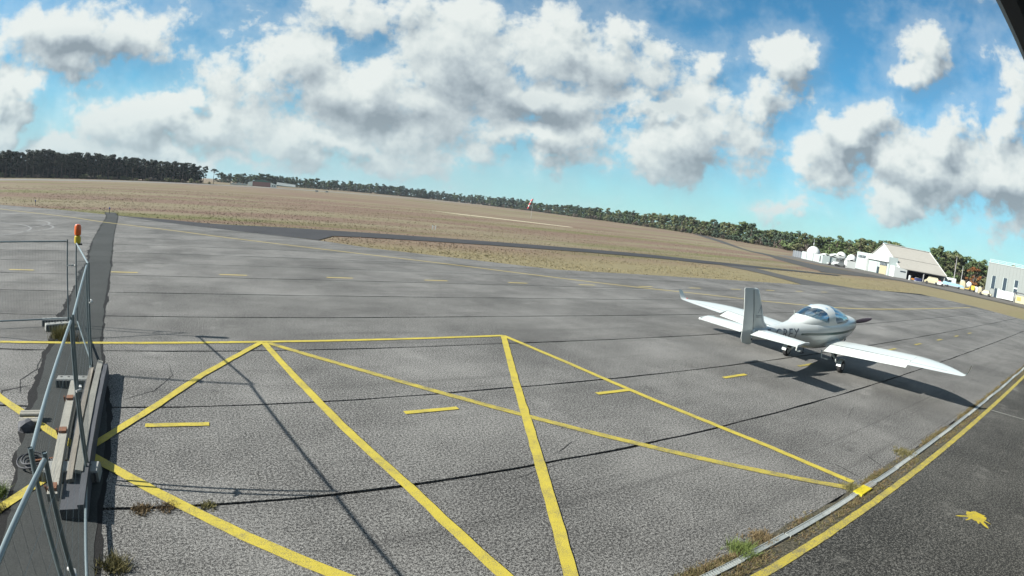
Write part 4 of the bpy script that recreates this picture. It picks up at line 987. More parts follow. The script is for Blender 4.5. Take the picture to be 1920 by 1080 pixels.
row(-25, .2, 62, 0, (.84, 1.04), ['tall'], ['f_dark'], lbA, 'tall dark pines of the left stand', 1.25)
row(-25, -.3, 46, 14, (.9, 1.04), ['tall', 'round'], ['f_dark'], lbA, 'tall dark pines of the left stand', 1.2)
x, y = at_az(1.0, 348); put_tree('umbrella', x, y, 9.6, 'f_dark', 'lone umbrella-topped pine at the right end of the dark stand', 'tree')
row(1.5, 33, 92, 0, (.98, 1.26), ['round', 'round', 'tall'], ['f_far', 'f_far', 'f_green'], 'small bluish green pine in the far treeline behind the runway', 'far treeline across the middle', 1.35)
row(33, 60, 66, 0, (.72, 1.02), ['round'], ['f_green', 'f_far', 'f_olive'], 'rounded green pine in the wood right of the windsock', 'wood between windsock and white domes', 1.1)
row(60, 86, 38, 0, (.80, 1.02), ['round', 'round', 'tall'], ['f_green', 'f_green', 'f_olive'], 'sunlit green pine standing behind the domes and hangars', 'pines behind the hangars', 1.15)
# scrub along the foot of the woods
for (a0, a1, n, k, hh, mats, lb, gr) in ((-25, 1, 40, .96, (1.6, 3.2), ['f_olive', 'f_brown'], 'low olive scrub bush along the foot of the dark stand', 'scrub below the dark stand'),
                                    (30, 60, 52, .955, (2.6, 5.2), ['f_brown', 'f_olive', 'f_far'], 'brownish scrub bush at the edge of the right wood', 'scrub along the right wood'),
                                    (58, 84, 22, .93, (3.0, 5.5), ['f_brown', 'f_olive', 'f_green'], 'brown undergrowth bush behind the airfield buildings', 'undergrowth behind the buildings')):
    for i in range(n):
        a = a0 + (a1 - a0) * (i + random.random()) / n; d = prof(DIST, a) * k + random.uniform(-3, 3); x, y = at_az(a, d)
        h_ = random.uniform(*hh); mt = random.choice(mats); wd = random.uniform(.8, 1.3)
        put_tree('scrub', x, y, h_, mt, '%s %s %s scrub bush %s' % ('tall' if h_ > (hh[0] + hh[1]) / 2 else 'low', 'wide' if wd > 1.05 else 'narrow', {'f_brown': 'brownish', 'f_olive': 'olive', 'f_green': 'green', 'f_far': 'bluish'}[mt], place(a)), 'bush', gr, wd, 'scrub_bush')
x, y = at_az(77.7, 176); put_tree('round', x, y, 6.4, 'f_autumn', 'rust-coloured autumn tree left of the grey building', 'tree', None, 1.35, 'autumn_tree')
# deeper wood behind the front rows: one dense mass
def wood_mass(name, a0, a1, n, dd, hk, mat, kinds):
    V, F, o = [], [], 0
    for i in range(n):
        a = a0 + (a1 - a0) * (i + random.random()) / n; d0 = prof(DIST, a); d = d0 + random.uniform(*dd)
        h = (CAM_H + d * math.tan(R(prof(TOP, a)))) * random.uniform(*hk); x, y = at_az(a, d); me = random.choice(TREES[random.choice(kinds)])[1]
        v = np.empty(len(me.vertices) * 3); me.vertices.foreach_get('co', v); v = v.reshape(-1, 3)[:4 * (len(me.vertices) // 8)]
        v = v.copy(); v[:, 2] = np.clip((v[:, 2] - .22) * 1.28, .01, 1)
        q = random.uniform(0, 6.28); c, s = math.cos(q), math.sin(q); w = h * random.uniform(1.4, 2.0)
        V.append(np.c_[x + (v[:, 0] * c - v[:, 1] * s) * w, y + (v[:, 0] * s + v[:, 1] * c) * w, v[:, 2] * h * random.uniform(.75, 1.0)])
        F.append(np.arange(len(v)).reshape(-1, 4) + o); o += len(v)
    V = np.concatenate(V); F = np.concatenate(F); me = bpy.data.meshes.new(name); me.from_pydata(V.tolist(), [], F.tolist()); me.materials.append(M[mat]); me.update()
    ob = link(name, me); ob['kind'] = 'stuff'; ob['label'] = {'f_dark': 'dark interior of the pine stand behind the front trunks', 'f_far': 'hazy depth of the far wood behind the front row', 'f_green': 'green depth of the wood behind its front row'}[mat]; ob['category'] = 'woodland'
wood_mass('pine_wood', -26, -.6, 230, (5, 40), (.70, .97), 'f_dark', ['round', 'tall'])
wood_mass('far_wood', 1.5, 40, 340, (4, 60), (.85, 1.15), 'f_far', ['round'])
wood_mass('green_wood', 38, 88, 260, (5, 45), (.72, .97), 'f_green', ['round'])

# ------------------------------------------------------------------ grass and weeds
def on_pavement(x, y):
    if y < 67 and x < far_edge_x(max(2.0, min(67.9, y))) and y > -40: return True
    if -8 < x < 82 and (47.6 if x < 30 else 47.6 - (x - 30) * .17) > y > (42.2 if x > 9 else 53 - (x + 8) * .9) - (0 if x < 34 else (x - 34) * .12): return True
    if 47 < x < 59 and 24 < y < 42: return True
    if 80 < x < 130 and abs((x - 82) - (y - 43) * 1.0) < 9 and y > 40: return True
    if 103 < x and y < 80: return True
    return False
def tufts(name, pts, h, w, mat, seed, blades=3, lean=.5):
    g = np.random.default_rng(seed); P = np.array(pts); n = len(P); V, F = [], []
    for k in range(blades):
        a = g.uniform(0, 6.28, n); hh = g.uniform(h[0], h[1], n); ww = g.uniform(.5, 1, n) * w; ox = g.normal(size=n) * w * 1.2; oy = g.normal(size=n) * w * 1.2
        bx, by = P[:, 0] + ox, P[:, 1] + oy; z = P[:, 2]
        t_ = g.normal(size=(n, 2)) * lean * hh[:, None]
        v = np.stack([np.c_[bx - np.cos(a) * ww, by - np.sin(a) * ww, z], np.c_[bx + np.cos(a) * ww, by + np.sin(a) * ww, z], np.c_[bx + t_[:, 0], by + t_[:, 1], z + hh]], 1).reshape(-1, 3)
        V.append(v)
    V = np.concatenate(V); F = np.arange(len(V)).reshape(-1, 3)
    me = bpy.data.meshes.new(name); me.from_pydata(V.tolist(), [], F.tolist()); me.materials.append(mat); me.update(); return me
pts = []
while len(pts) < 22000:
    a = random.uniform(-24, 72); d = 26 + 130 * random.random() ** 1.6; x, y = at_az(a, d)
    if on_pavement(x, y): continue
    k = mnoise.noise((x * .12, y * .25, 0)) + .6 * mnoise.noise((x * .5, y * .8, 3))
    if k < random.uniform(-.6, .5): continue
    pts.append((x, y, -.06))
g = link('field_grass', tufts('field_grass', pts, (.03, .11), .04, M['grass_blades'], 5, 3)); g['kind'] = 'stuff'; g['label'] = 'dry tufted grass of the airfield'; g['category'] = 'grass'
M['weed_green'] = foliage('green_weeds', (0.051, 0.07225, 0.0187), (0.1615, 0.204, 0.06375)); M['weed_olive'] = foliage('olive_weeds', (0.06375, 0.0595, 0.0238), (0.1955, 0.17, 0.0765)); M['weed_brown'] = foliage('dead_weeds', (0.06375, 0.0425, 0.0238), (0.1785, 0.1275, 0.07225))
pts = []
while len(pts) < 5200:
    x = 4 + 40 * random.random() ** 1.7; s_ = random.random()
    y = (2.94 + abs(random.gauss(0, .055)) * (1 + .8 * mnoise.noise((x * .8, 1, 0)))) if s_ < .6 else random.uniform(2.64, 2.80)
    if mnoise.noise((x * .9, 7.7 if s_ < .6 else 3.3, 0)) < random.uniform(-.25, .45) - (.0 if s_ < .6 else -.05): continue
    pts.append((x, y, .002))
for nm, mt, sub in (('verge_weeds', 'weed_olive', pts[::2]), ('dead_verge_weeds', 'weed_brown', pts[1::2])):
    g = link(nm, tufts(nm, sub, (.015, .055), .007, M[mt], 9, 4, .9)); g['kind'] = 'stuff'; g['label'] = 'short dry weeds along the drain'; g['category'] = 'weeds'
def weed(x, y, r, h, n, mat, label, z=.0):
    p = [(max(-r, min(r, random.gauss(0, r * .42))), max(-r, min(r, random.gauss(0, r * .42))), 0) for _ in range(n)]
    o = link('weed_tuft', tufts('weed_tuft', p, (h * .35, h), .006, M[mat], int(x * 50) % 1000 + 3, 4, .55)); o.location = (x, y, z); tag(o, label, 'weed'); return o
random.seed(5)
weed(5.47, 2.99, .20, .14, 190, 'weed_green', 'bright green grass tuft beside the slotted drain grate')
weed(5.95, 3.05, .22, .07, 260, 'weed_brown', 'brown weed clump just right of the green tuft by the drain')
weed(8.62, 3.03, .22, .09, 180, 'weed_olive', 'olive weed clump behind the yellow drain cover')
weed(11.3, 3.05, .32, .08, 200, 'weed_olive', 'dry weed clump by the drain below the wing tip shadow')
weed(-3.28, 13.1, .26, .34, 260, 'weed_olive', 'leafy weed clump at the concrete blocks by the yellow line', .01)
weed(-3.0, 12.95, .2, .2, 120, 'weed_brown', 'reddish weed clump between the yellow line and the fence post', .01)
weed(-.79, 5.93, .15, .05, 170, 'weed_brown', 'flat brown weed in the joint left of the crossing yellow line')
weed(-.48, 5.95, .14, .06, 80, 'weed_brown', 'reddish weed in the joint on the yellow line')
weed(-.02, 5.95, .12, .05, 80, 'weed_olive', 'small weed in the joint right of the yellow line')
weed(-1.04, 4.86, .20, .12, 150, 'weed_olive', 'grass tuft at the trench edge near the bottom left corner')
weed(-2.72, 6.25, .16, .16, 110, 'weed_green', 'green weed at the left edge beside the yellow line')
weed(-2.62, 5.9, .14, .1, 70, 'weed_olive', 'small weed below the green weed at the left edge')

# ------------------------------------------------------------------ far hangar with green gable
M['bwhite'] = simple('white_render', (0.468, 0.4914, 0.4758), 0.75, 0.06, .6)
M['bwhite_panel'] = simple('white_sheet_cladding', (0.3588, 0.4134, 0.4017), 0.6, 0.06, .5)
M['roof_beige'] = simple('beige_fibre_cement', (0.2808, 0.2691, 0.2379), 0.85, 0.10, .5, dirt=.25)
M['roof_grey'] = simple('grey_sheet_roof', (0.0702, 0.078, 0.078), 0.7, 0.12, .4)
M['roof_pale'] = simple('pale_sheet_roof', (0.2028, 0.2262, 0.2184), 0.6, 0.1, .4)
M['roof_green'] = simple('green_sheet', (0.078, 0.1716, 0.1326), 0.6, 0.1, .4)
M['brick_red'] = simple('dull_red_door', (0.30, 0.17, 0.155), 0.8, 0.15, .6)
M['bright_wall'] = simple('bright_white_wall', (0.80, 0.80, 0.74), 0.7, .04)
M['cream'] = simple('cream_render', (0.3276, 0.312, 0.2184), 0.8, 0.08, .6)
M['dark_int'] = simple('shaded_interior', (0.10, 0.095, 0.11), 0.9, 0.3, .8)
M['pane'] = simple('dark_window_pane', (0.030, 0.045, 0.060), 0.15, 0.1)
M['grey_clad'] = simple('grey_metal_cladding', (0.1755, 0.195, 0.1872), 0.55, 0.04, .4)
M['metal_post'] = simple('grey_post', (0.3276, 0.3276, 0.3276), 0.5, .1)
M['yellow_mach'] = simple('yellow_machine_paint', (0.62, 0.42, 0.06), 0.45, .1)
M['pale_yellow'] = simple('pale_yellow_paint', (0.351, 0.3198, 0.2106), 0.5, .08)
M['blue_pale'] = simple('pale_blue_tarp', (0.22, 0.36, 0.48), 0.6, .15, 1.5)
M['red_paint'] = simple('red_paint', (0.45, 0.04, 0.05), 0.4, .1)
M['orange_paint'] = simple('orange_paint', (0.62, 0.25, 0.06), 0.5, .1)
M['fence_grey'] = simple('grey_fence_mesh', (0.13, 0.145, 0.16), 0.7, .15)
fx, fy = at_az(5.75, 405)
fh = thing('far_hangar', 'far hangar with green gable and red doors in front of the treeline', 'hangar', (fx, fy, 0), -R(5.75))
b = MB(); b.box((0, 4, 1.55), (12.6, 8, 3.1)); obj('wall', b, M['brick_red'], fh)
for k in range(4):
    b = MB(); b.box((-4.65 + 3.1 * k, -.06, 1.4), (2.98, .12, 2.7)); obj('sliding_door', b, M['brick_red'], fh)
b = MB(); b.add([(-6.6, -.15, 3.1), (6.6, -.15, 3.1), (0.6, -.15, 4.75), (-6.6, 0.1, 3.1), (6.6, .1, 3.1), (0.6, .1, 4.75)], [(0, 1, 2), (5, 4, 3), (0, 3, 4, 1), (1, 4, 5, 2), (2, 5, 3, 0)]); obj('gable', b, M['roof_green'], fh)
b = MB(); b.loft([[(-6.9, y, 3.05), (0.6, y, 4.85), (6.9, y, 3.05), (6.9, y, 3.15), (0.6, y, 4.98), (-6.9, y, 3.15)] for y in (.1, 9)]); obj('roof', b, M['roof_pale'], fh)
b = MB(); b.add([(6.3, 0, 0), (10.6, 0, 0), (10.6, 0, 1.9), (6.3, 0, 3.1), (6.3, 7, 0), (10.6, 7, 0), (10.6, 7, 1.9), (6.3, 7, 3.1)], [(0, 1, 2, 3), (7, 6, 5, 4), (0, 4, 5, 1), (1, 5, 6, 2), (2, 6, 7, 3), (3, 7, 4, 0)]); w_ = obj('side_wing', b, M['bright_wall'], fh)
for k in (7.9, 9.4):
    b = MB(); b.box((k, -.04, 1.0), (.9, .1, .8)); obj('window', b, M['pane'], w_)
b = MB(); b.add([(-6.3, 0, 0), (-9.6, 0, 0), (-9.6, 0, 2.2), (-6.3, 0, 3.2), (-6.3, 7, 0), (-9.6, 7, 0), (-9.6, 7, 2.2), (-6.3, 7, 3.2)], [(3, 2, 1, 0), (4, 5, 6, 7), (1, 5, 4, 0), (2, 6, 5, 1), (3, 7, 6, 2), (0, 4, 7, 3)]); obj('side_wing', b, M['bright_wall'], fh)
b = MB(); b.loft([[(x, 8, 1.4 * k), (x, 1.5, 1.4 * k), (x, 1.5, 1.8 * k), (x, 5, 3.4 * k + .4), (x, 8.5, 1.8 * k)] for x, k in ((10.7, 1), (24, .75))]); obj('long_shed', b, M['roof_pale'], fh)
for i, (a, w, h) in enumerate(((2.95, 4.2, 1.1), (3.55, 4.6, 1.5), (4.1, 3.6, 1.2))):
    x, y = at_az(a, 398); t = thing('white_tent', ['low white tent farthest left of the far hangar', 'widest low white tent beside the far hangar', 'white tent next to the far hangar wall'][i], 'tent', (x, y, 0), -R(a), 'white tents by the far hangar')
    b = MB(); b.box((0, 1.2, h * .28), (w, 2.4, h * .55)); obj('side_wall', b, M['bwhite'], t)
    b = MB(); b.loft([[(-w / 2 - .1, yy, h * .55), (0, yy, h * 1.25), (w / 2 + .1, yy, h * .55)] for yy in (-.1, 2.5)]); obj('canopy', b, M['bwhite'], t)

# ------------------------------------------------------------------ white hangar complex on the right
AX = -0.629     # axis of the complex
hg = thing('beige_roof_hangar', 'hangar with big beige sloping roof and open dark front', 'hangar', (126.1, 45.4, 0), AX)
LH, DH, ZE, ZR = 13.7, 16.0, 2.0, 6.75
b = MB(); th_ = .14
b.loft([[(x, -.5, ZE), (x, DH / 2, ZR), (x, DH / 2, ZR + th_), (x, -.5, ZE + th_)] for x in (-.25, LH + .25)]); rf = obj('roof', b, M['roof_beige'], hg)
b = MB(); b.loft([[(x, DH + .5, ZE), (x, DH / 2 + .005, ZR), (x, DH / 2 + .005, ZR + th_), (x, DH + .5, ZE + th_)] for x in (-.25, LH + .25)]); obj('rear_roof', b, M['roof_beige'], hg)
b = MB(); b.box((LH / 2, DH / 2, ZR + .20), (LH + .6, .5, .12)); obj('ridge_cap', b, M['bwhite'], rf)
for xb in (-.26, LH + .26): b = MB(); b.bar((xb, -.5, ZE + .12), (xb, DH / 2, ZR + .17), .10, .22); obj('barge_board', b, M['bwhite'], rf)
b = MB(); b.bar((-.25, 3.2, ZE + (3.7) * .559 + .165), (LH + .25, 3.2, ZE + 3.7 * .559 + .165), .06, .05); obj('roof_seam', b, M['roof_grey'], rf)
for x0 in (0.0, LH):
    b = MB(); b.add([(x0 - .06, 0.1, 0), (x0 - .06, DH - .1, 0), (x0 - .06, DH - .1, ZE + .2), (x0 - .06, DH / 2, ZR - .1), (x0 - .06, .1, ZE + .2), (x0 + .06, 0.1, 0), (x0 + .06, DH - .1, 0), (x0 + .06, DH - .1, ZE + .2), (x0 + .06, DH / 2, ZR - .1), (x0 + .06, .1, ZE + .2)],
                    [(0, 4, 3, 2, 1), (5, 6, 7, 8, 9), (0, 1, 6, 5), (1, 2, 7, 6), (2, 3, 8, 7), (3, 4, 9, 8), (4, 0, 5, 9)]); obj('gable_wall', b, M['bwhite'], hg)
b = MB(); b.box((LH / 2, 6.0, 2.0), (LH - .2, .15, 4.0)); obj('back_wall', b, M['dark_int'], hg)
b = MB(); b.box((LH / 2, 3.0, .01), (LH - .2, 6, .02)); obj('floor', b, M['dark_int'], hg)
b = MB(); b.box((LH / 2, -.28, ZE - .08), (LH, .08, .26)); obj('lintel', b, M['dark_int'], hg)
for x in (.3, 1.9, 7.1, LH - .15):
    b = MB(); b.box((x, -.25, ZE / 2), (.16, .16, ZE)); obj('post', b, M['metal_post'], hg)
b = MB(); b.add([(-1.9, -.9, 0), (1.7, -.9, 0), (1.7, -.9, 1.9), (-1.9, -.9, 2.35), (-1.9, 2, 0), (1.7, 2, 0), (1.7, 2, 1.9), (-1.9, 2, 2.35)], [(0, 1, 2, 3), (7, 6, 5, 4), (0, 4, 5, 1), (1, 5, 6, 2), (2, 6, 7, 3), (3, 7, 4, 0)]); sh = obj('lean_to', b, M['bwhite'], hg)
b = MB(); b.box((.5, -.93, 1.45), (1.5, .06, .22)); obj('window', b, M['pane'], sh)
# annex in front of the gable
an = thing('white_annex', 'flat-topped white annex with large doors before the hangar gable', 'building', (125.0, 47.6, 0), AX)
b = MB(); b.box((2.0 - 1.0, 7.5, 2.05), (2.4, 15.2, 4.1)); wl = obj('wall', b, M['bwhite_panel'], an)
b = MB(); b.box((-.28, 4.6, 3.45), (.25, 9.4, 1.15)); obj('fascia', b, M['bwhite'], an)
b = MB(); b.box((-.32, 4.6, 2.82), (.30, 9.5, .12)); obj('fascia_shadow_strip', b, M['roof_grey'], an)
b = MB(); b.box((-.25, 2.1, 2.28), (.12, 3.1, .55)); w_ = obj('window', b, M['pane'], an)
for k in range(5):
    b = MB(); b.box((-.33, .9 + .6 * k, 2.28), (.05, .06, .5)); obj('mullion', b, M['bwhite'], w_)
b = MB(); b.box((-.27, 2.0, 1.0), (.1, 3.0, 1.9)); obj('door', b, M['pale_yellow'], an)
b = MB(); b.box((-.27, 4.1, .75), (.1, .8, 1.5)); obj('dark_doorway', b, M['pane'], an)
b = MB(); b.box((-.29, 6.3, 1.25), (.1, 3.2, 2.4)); obj('door', b, M['bwhite_panel'], an)
b = MB(); b.box((-.27, 12.4, 3.1), (.1, 3.4, .55)); w_ = obj('window', b, M['pane'], an)
for k in range(4):
    b = MB(); b.box((-.34, 11.3 + .75 * k, 3.1), (.05, .1, .5)); obj('mullion', b, M['bwhite'], w_)
b = MB(); b.box((-.6, 9.0, 2.0), (.6, .35, 4.0)); obj('pillar', b, M['bwhite'], an)
# white panel wall, domes, mast
pw = thing('white_panel_wall', 'row of white panels fencing the domes', 'wall', (124.0, 64.5, 0), AX)
for k in range(12):
    b = MB(); b.box((random.uniform(-.05, .05), .5 + k * 1.0, .93), (.12, .93, 1.86)); obj('panel', b, M['bwhite_panel'], pw)
    b = MB(); b.box((-.12, k * 1.0, .95), (.1, .12, 1.9)); obj('post', b, M['metal_post'] if k % 4 == 1 else M['bwhite'], pw)
gf = thing('grey_mesh_fence', 'grey mesh fence section left of the white panel wall', 'fence', (131.2, 74.3, 0), AX)
for k in range(4):
    b = MB(); b.box((0, .75 + 1.5 * k, .85), (.05, 1.42, 1.6)); obj('panel', b, M['fence_grey'], gf)
    b = MB(); b.box((0, 1.5 * k, .9), (.08, .08, 1.8)); obj('post', b, M['metal_post'], gf)
M['dome'] = simple('white_dome_membrane', (0.4836, 0.4992, 0.4836), 0.5, 0.03, .8)
for (a, d, r, zt, lb) in ((61.55, 158, 1.78, 3.55, 'largest white dome, leftmost of the three'), (64.33, 154, 1.40, 3.32, 'middle white dome behind the panel wall'), (65.36, 152, 1.26, 3.10, 'smallest white dome, nearest the white annex')):
    x, y = at_az(a, d); t = thing('white_dome', lb, 'dome', (x, y, 0), 0, 'white domes beside the hangar')
    b = MB(); b.lathe([(r, 0), (r, zt - r)], 22); obj('drum', b, M['dome'], t, smooth=40)
    b = MB(); b.lathe([(r * 1.02 * math.cos(q), zt - r + r * math.sin(q)) for q in np.linspace(0, 1.54, 9)], 22); obj('shell', b, M['dome'], t, smooth=60)
x, y = at_az(61.5, 165); t = thing('antenna_mast', 'thin white antenna mast rising behind the largest dome', 'mast', (x, y, 0))
b = MB(); b.tube([(0, 0, 0), (0, 0, 5.6)], [.07, .03], 6); obj('pole', b, M['bwhite'], t); b = MB(); b.box((0, 0, 5.1), (.5, .06, .06)); obj('crossbar', b, M['bwhite'], t); b = MB(); b.box((0, 0, 4.2), (.16, .16, .5)); obj('head', b, M['bwhite'], t)
# low sheds between wall and annex
for (a, d, w, dp, h, mat, rmat, lb, nm) in ((63.2, 141, 3.6, 3, 1.7, 'bwhite_panel', 'bwhite', 'white site cabin right of the largest dome', 'site_cabin'), (63.9, 150, 2.2, 3, 2.2, 'bwhite', 'bwhite', 'small gabled white cabin between two domes', 'site_cabin'), (64.5, 139.5, 2.4, 2.4, 1.5, 'roof_grey', 'roof_grey', 'small dark grey shed before the middle dome', 'shed'), (65.15, 139, 2.8, 2.4, 1.6, 'bwhite', 'bwhite', 'white cabin in front of the smallest dome', 'site_cabin'), (62.75, 139, 1.6, 2, 1.9, 'bwhite_panel', 'bwhite', 'narrow white cabin at the end of the panel wall', 'site_cabin')):
    x, y = at_az(a, d); t = thing(nm, lb, 'cabin' if nm == 'site_cabin' else 'shed', (x, y, 0), AX + math.pi / 2 if False else AX, 'cabins around the domes' if nm == 'site_cabin' else None)
    b = MB(); b.box((0, 0, h / 2), (dp, w, h)); obj('wall', b, M[mat], t)
    b = MB(); b.loft([[(-dp / 2 - .1, yy, h - .02), (0, yy, h + .35), (dp / 2 + .1, yy, h - .02), (dp / 2 + .1, yy, h + .06), (0, yy, h + .45), (-dp / 2 - .1, yy, h + .06)] for yy in (-w / 2 - .1, w / 2 + .1)]); obj('roof', b, M[rmat], t)
    b = MB(); b.box((-dp / 2 - .02, w * .2, h * .5), (.06, .6, h * .7)); obj('door', b, M['roof_grey'], t)
# grey building at the right edge
gb = thing('grey_building', 'grey metal-clad building with narrow tall windows at the right edge', 'building', (131, 25.6, 0))
b = MB(); b.box((9, -16, 3.45), (18, 32, 6.9)); wl = obj('wall', b, M['grey_clad'], gb)
b = MB(); b.box((9, -16, 6.96), (18.2, 32.2, .12)); obj('coping', b, M['bwhite_panel'], gb)
for k in range(40):
    b = MB(); b.box((-.02, -.4 - .8 * k, 3.4), (.04, .05, 6.8)); obj('cladding_rib', b, M['grey_clad'], wl)
for i, y in enumerate((-1.75, -4.45, -7.15, -9.85)):
    b = MB(); b.box((-.05, y, 3.0), (.12, .85, 2.6)); w_ = obj('window', b, M['pane'], gb)
    for s in (-1, 1):
        b = MB(); b.box((-.08, y + s * .48, 3.0), (.16, .10, 2.75)); obj('frame', b, M['bwhite_panel'], w_)
    if i == 2: b = MB(); b.box((-.14, y, 2.7), (.06, .7, .28)); obj('blind', b, M['bwhite'], w_)
rl = MB()
for k in range(17): rl.box((.6, -.2 - 1.9 * k, 7.3), (.06, .08, .6))
rl2 = obj('rail_posts', rl, M['bwhite_panel'], gb); rl2['kind'] = 'stuff'
for z in (7.32, 7.62):
    b = MB(); b.box((.6, -15.5, z), (.06, 31, .07)); obj('roof_rail', b, M['bwhite_panel'], gb)
for y, lbx in ((-2.6, 0), (-3.3, 1)):
    b = MB(); b.box((-.06, y, .95), (.12, .55, 1.9)); obj('door', b, M['bwhite_panel'] if lbx else M['pane'], gb)
cn = thing('white_container', 'white box container in front of the grey building', 'container', (128.6, 19.8, 0))
b = MB(); b.box((0, 0, .95), (2.2, 3.3, 1.6)); obj('body', b, M['bwhite'], cn)
for k in range(10): b = MB(); b.box((-1.11, -1.5 + .33 * k, .95), (.04, .08, 1.5)); obj('rib', b, M['bwhite'], cn)
for y in (-1.3, 1.3): b = MB(); b.box((0, y, .08), (2, .2, .16)); obj('skid', b, M['roof_grey'], cn)
aw = thing('awning', 'dark flat awning on posts at the right edge', 'awning', (127.5, 15.2, 0))
b = MB(); b.box((0, 0, 1.95), (3.4, 5.4, .14)); obj('roof', b, M['steel_dark'], aw)
for x in (-1.5, 1.5):
    for y in (-2.5, 2.5): b = MB(); b.box((x, y, .95), (.1, .1, 1.9)); obj('post', b, M['metal_post'], aw)
ki = thing('yellow_kiosk', 'cream kiosk with orange panel beneath the dark awning', 'kiosk', (127.0, 16.2, 0))
b = MB(); b.box((0, 0, .75), (1.6, 2.6, 1.5)); obj('body', b, M['cream'], ki); b = MB(); b.box((-.82, .5, .85), (.06, .9, .7)); obj('hatch', b, M['orange_paint'], ki); b = MB(); b.box((-.82, -.6, .6), (.06, .5, 1.1)); obj('door', b, M['pale_yellow'], ki)
# poles, machinery, vehicles
for i, (a, d, h, lb) in enumerate(((75.72, 172, 7.6, 'tall thin lamp pole before the pines, left of two'), (76.46, 170, 5.4, 'shorter thin pole before the pines, right of two'))):
    x, y = at_az(a, d); t = thing('lamp_pole', lb, 'pole', (x, y, 0)); b = MB(); b.tube([(0, 0, 0), (0, 0, h)], [.12, .06], 7); obj('shaft', b, M['metal_post'], t); b = MB(); b.box((-.3, 0, h), (.8, .16, .1)); obj('head', b, M['metal_post'], t)
def vehicle(x, y, rz, L, W, H, mat, label, cat, name, cab=(.18, .72), hood=.5, group=None):
    t = thing(name, label, cat, (x, y, 0), rz, group)
    b = MB(); c0, c1 = -L / 2 + L * cab[0], -L / 2 + L * cab[1]; zb = .28; zm = H * hood
    prof_ = [(-L / 2, zb), (-L / 2, zm * .95), (c0 - .1, zm), (c0 + .12 * L * .5, H), (c1 - .14 * L, H), (c1 + .06, zm), (L / 2 - .1, zm * .86), (L / 2, zm * .6), (L / 2, zb)]
    b.loft([[(px_, yy * (W / 2) * (1 if pz < zm * 1.02 else .86), pz) for px_, pz in prof_] for yy in (-1, 1)]); bd = obj('body', b, M[mat], t)
    for s in (-1, 1):
        b = MB(); b.add([(c0 + .06, s * W * .475, zm * 1.03), (c1 - .02, s * W * .475, zm * 1.03), (c1 - .15 * L, s * W * .44, H * .95), (c0 + .09 * L, s * W * .44, H * .95)], [(0, 1, 2, 3) if s > 0 else (3, 2, 1, 0)]); obj('side_window', b, M['pane'], bd)
    b = MB(); b.add([(c1 + .075, -W * .40, zm * 1.04), (c1 + .075, W * .40, zm * 1.04), (c1 - .125 * L, W * .36, H * .96), (c1 - .125 * L, -W * .36, H * .96)], [(0, 1, 2, 3)]); obj('windscreen', b, M['pane'], bd)
    for wx in (-L * .32, L * .32):
        for s in (-1, 1):
            b = MB(); b.loft([[(wx + r * math.cos(q), s * W * .47 + ww, .3 + r * math.sin(q)) for q in [2 * math.pi * k / 12 for k in range(12)]] for ww, r in ((-.09, .28), (0, .3), (.09, .28))]); obj('wheel', b, M['ac_black'], t)
    return t
def pol(a, d): return at_az(a, d)
x, y = pol(73.55, 131.5); vehicle(x, y, 1.9, 3.3, 1.6, 1.5, 'pale_yellow', 'cream van parked before the open beige hangar', 'van', 'parked_van', (.04, .86), .55)
x, y = pol(74.35, 131); vehicle(x, y, 1.9, 2.3, 1.3, .95, 'bwhite', 'small white car at the right end of the open hangar', 'car', 'parked_car')
x, y = pol(79.05, 128.5); vehicle(x, y, 1.6, 3.0, 1.5, 1.15, 'pale_yellow', 'yellowish car at the corner of the grey building', 'car', 'parked_car')
x, y = pol(63.75, 134.5); vehicle(x, y, 2.2, 3.4, 1.5, 1.0, 'bwhite', 'white car parked before the domes', 'car', 'parked_car')
x, y = pol(64.35, 134); vehicle(x, y, 2.1, 3.0, 1.5, 1.0, 'roof_grey', 'dark car parked right of the white car by the domes', 'car', 'parked_car')
x, y = pol(74.25, 133.5); t = thing('red_cart', 'small red cart under the hangar eave', 'cart', (x, y, 0), .3)
b = MB(); b.box((0, 0, .75), (.8, 1.0, .6)); obj('tank', b, M['red_paint'], t); b = MB(); b.box((0, 0, .35), (.9, 1.2, .12)); obj('frame', b, M['bwhite'], t)
for s in (-1, 1): b = MB(); b.loft([[(r * math.cos(q), s * .62 + w, .2 + r * math.sin(q)) for q in [2 * math.pi * k / 10 for k in range(10)]] for w, r in ((-.05, .2), (.05, .2))]); obj('wheel', b, M['ac_black'], t)
x, y = pol(71.55, 131); t = thing('orange_barrier', 'orange and white barrier beside the hangar opening', 'barrier', (x, y, 0), AX)
b = MB(); b.box((0.5, 0, .35), (1.1, .2, .3)); obj('orange_board', b, M['orange_paint'], t); b = MB(); b.box((-.55, 0, .5), (.35, .3, 1.0)); obj('post', b, M['bwhite'], t); b = MB(); b.box((1.5, 0, .45), (.8, .3, .7)); obj('panel', b, M['pale_yellow'], t)
x, y = pol(72.2, 131.5); t = thing('blue_crate', 'dark blue crate in the hangar opening', 'crate', (x, y, 0), AX); t_ = M['blue_pale']
M['blue_dark'] = simple('dark_blue_paint', (0.03, 0.04, 0.11), .5)
b = MB(); b.box((0, 0, .4), (1.5, .8, .7)); obj('box', b, M['blue_dark'], t); b = MB(); b.box((0, 0, .04), (1.6, .9, .08)); obj('pallet', b, M['bwhite'], t)
x, y = pol(75.75, 138); t = thing('blue_trailer', 'long low trailer under pale blue sheeting', 'trailer', (x, y, 0), -1.2)
b = MB(); b.loft([[(xx, -.7, .45), (xx, -.72, .45 + h * .6), (xx, -.35, .45 + h), (xx, .35, .45 + h * .95), (xx, .72, .45 + h * .55), (xx, .7, .45)] for xx, h in ((-2.6, .3), (-2.3, .7), (-1.2, .55), (0, .62), (1.2, .5), (2.2, .45), (2.6, .2))]); obj('sheet', b, M['blue_pale'], t)
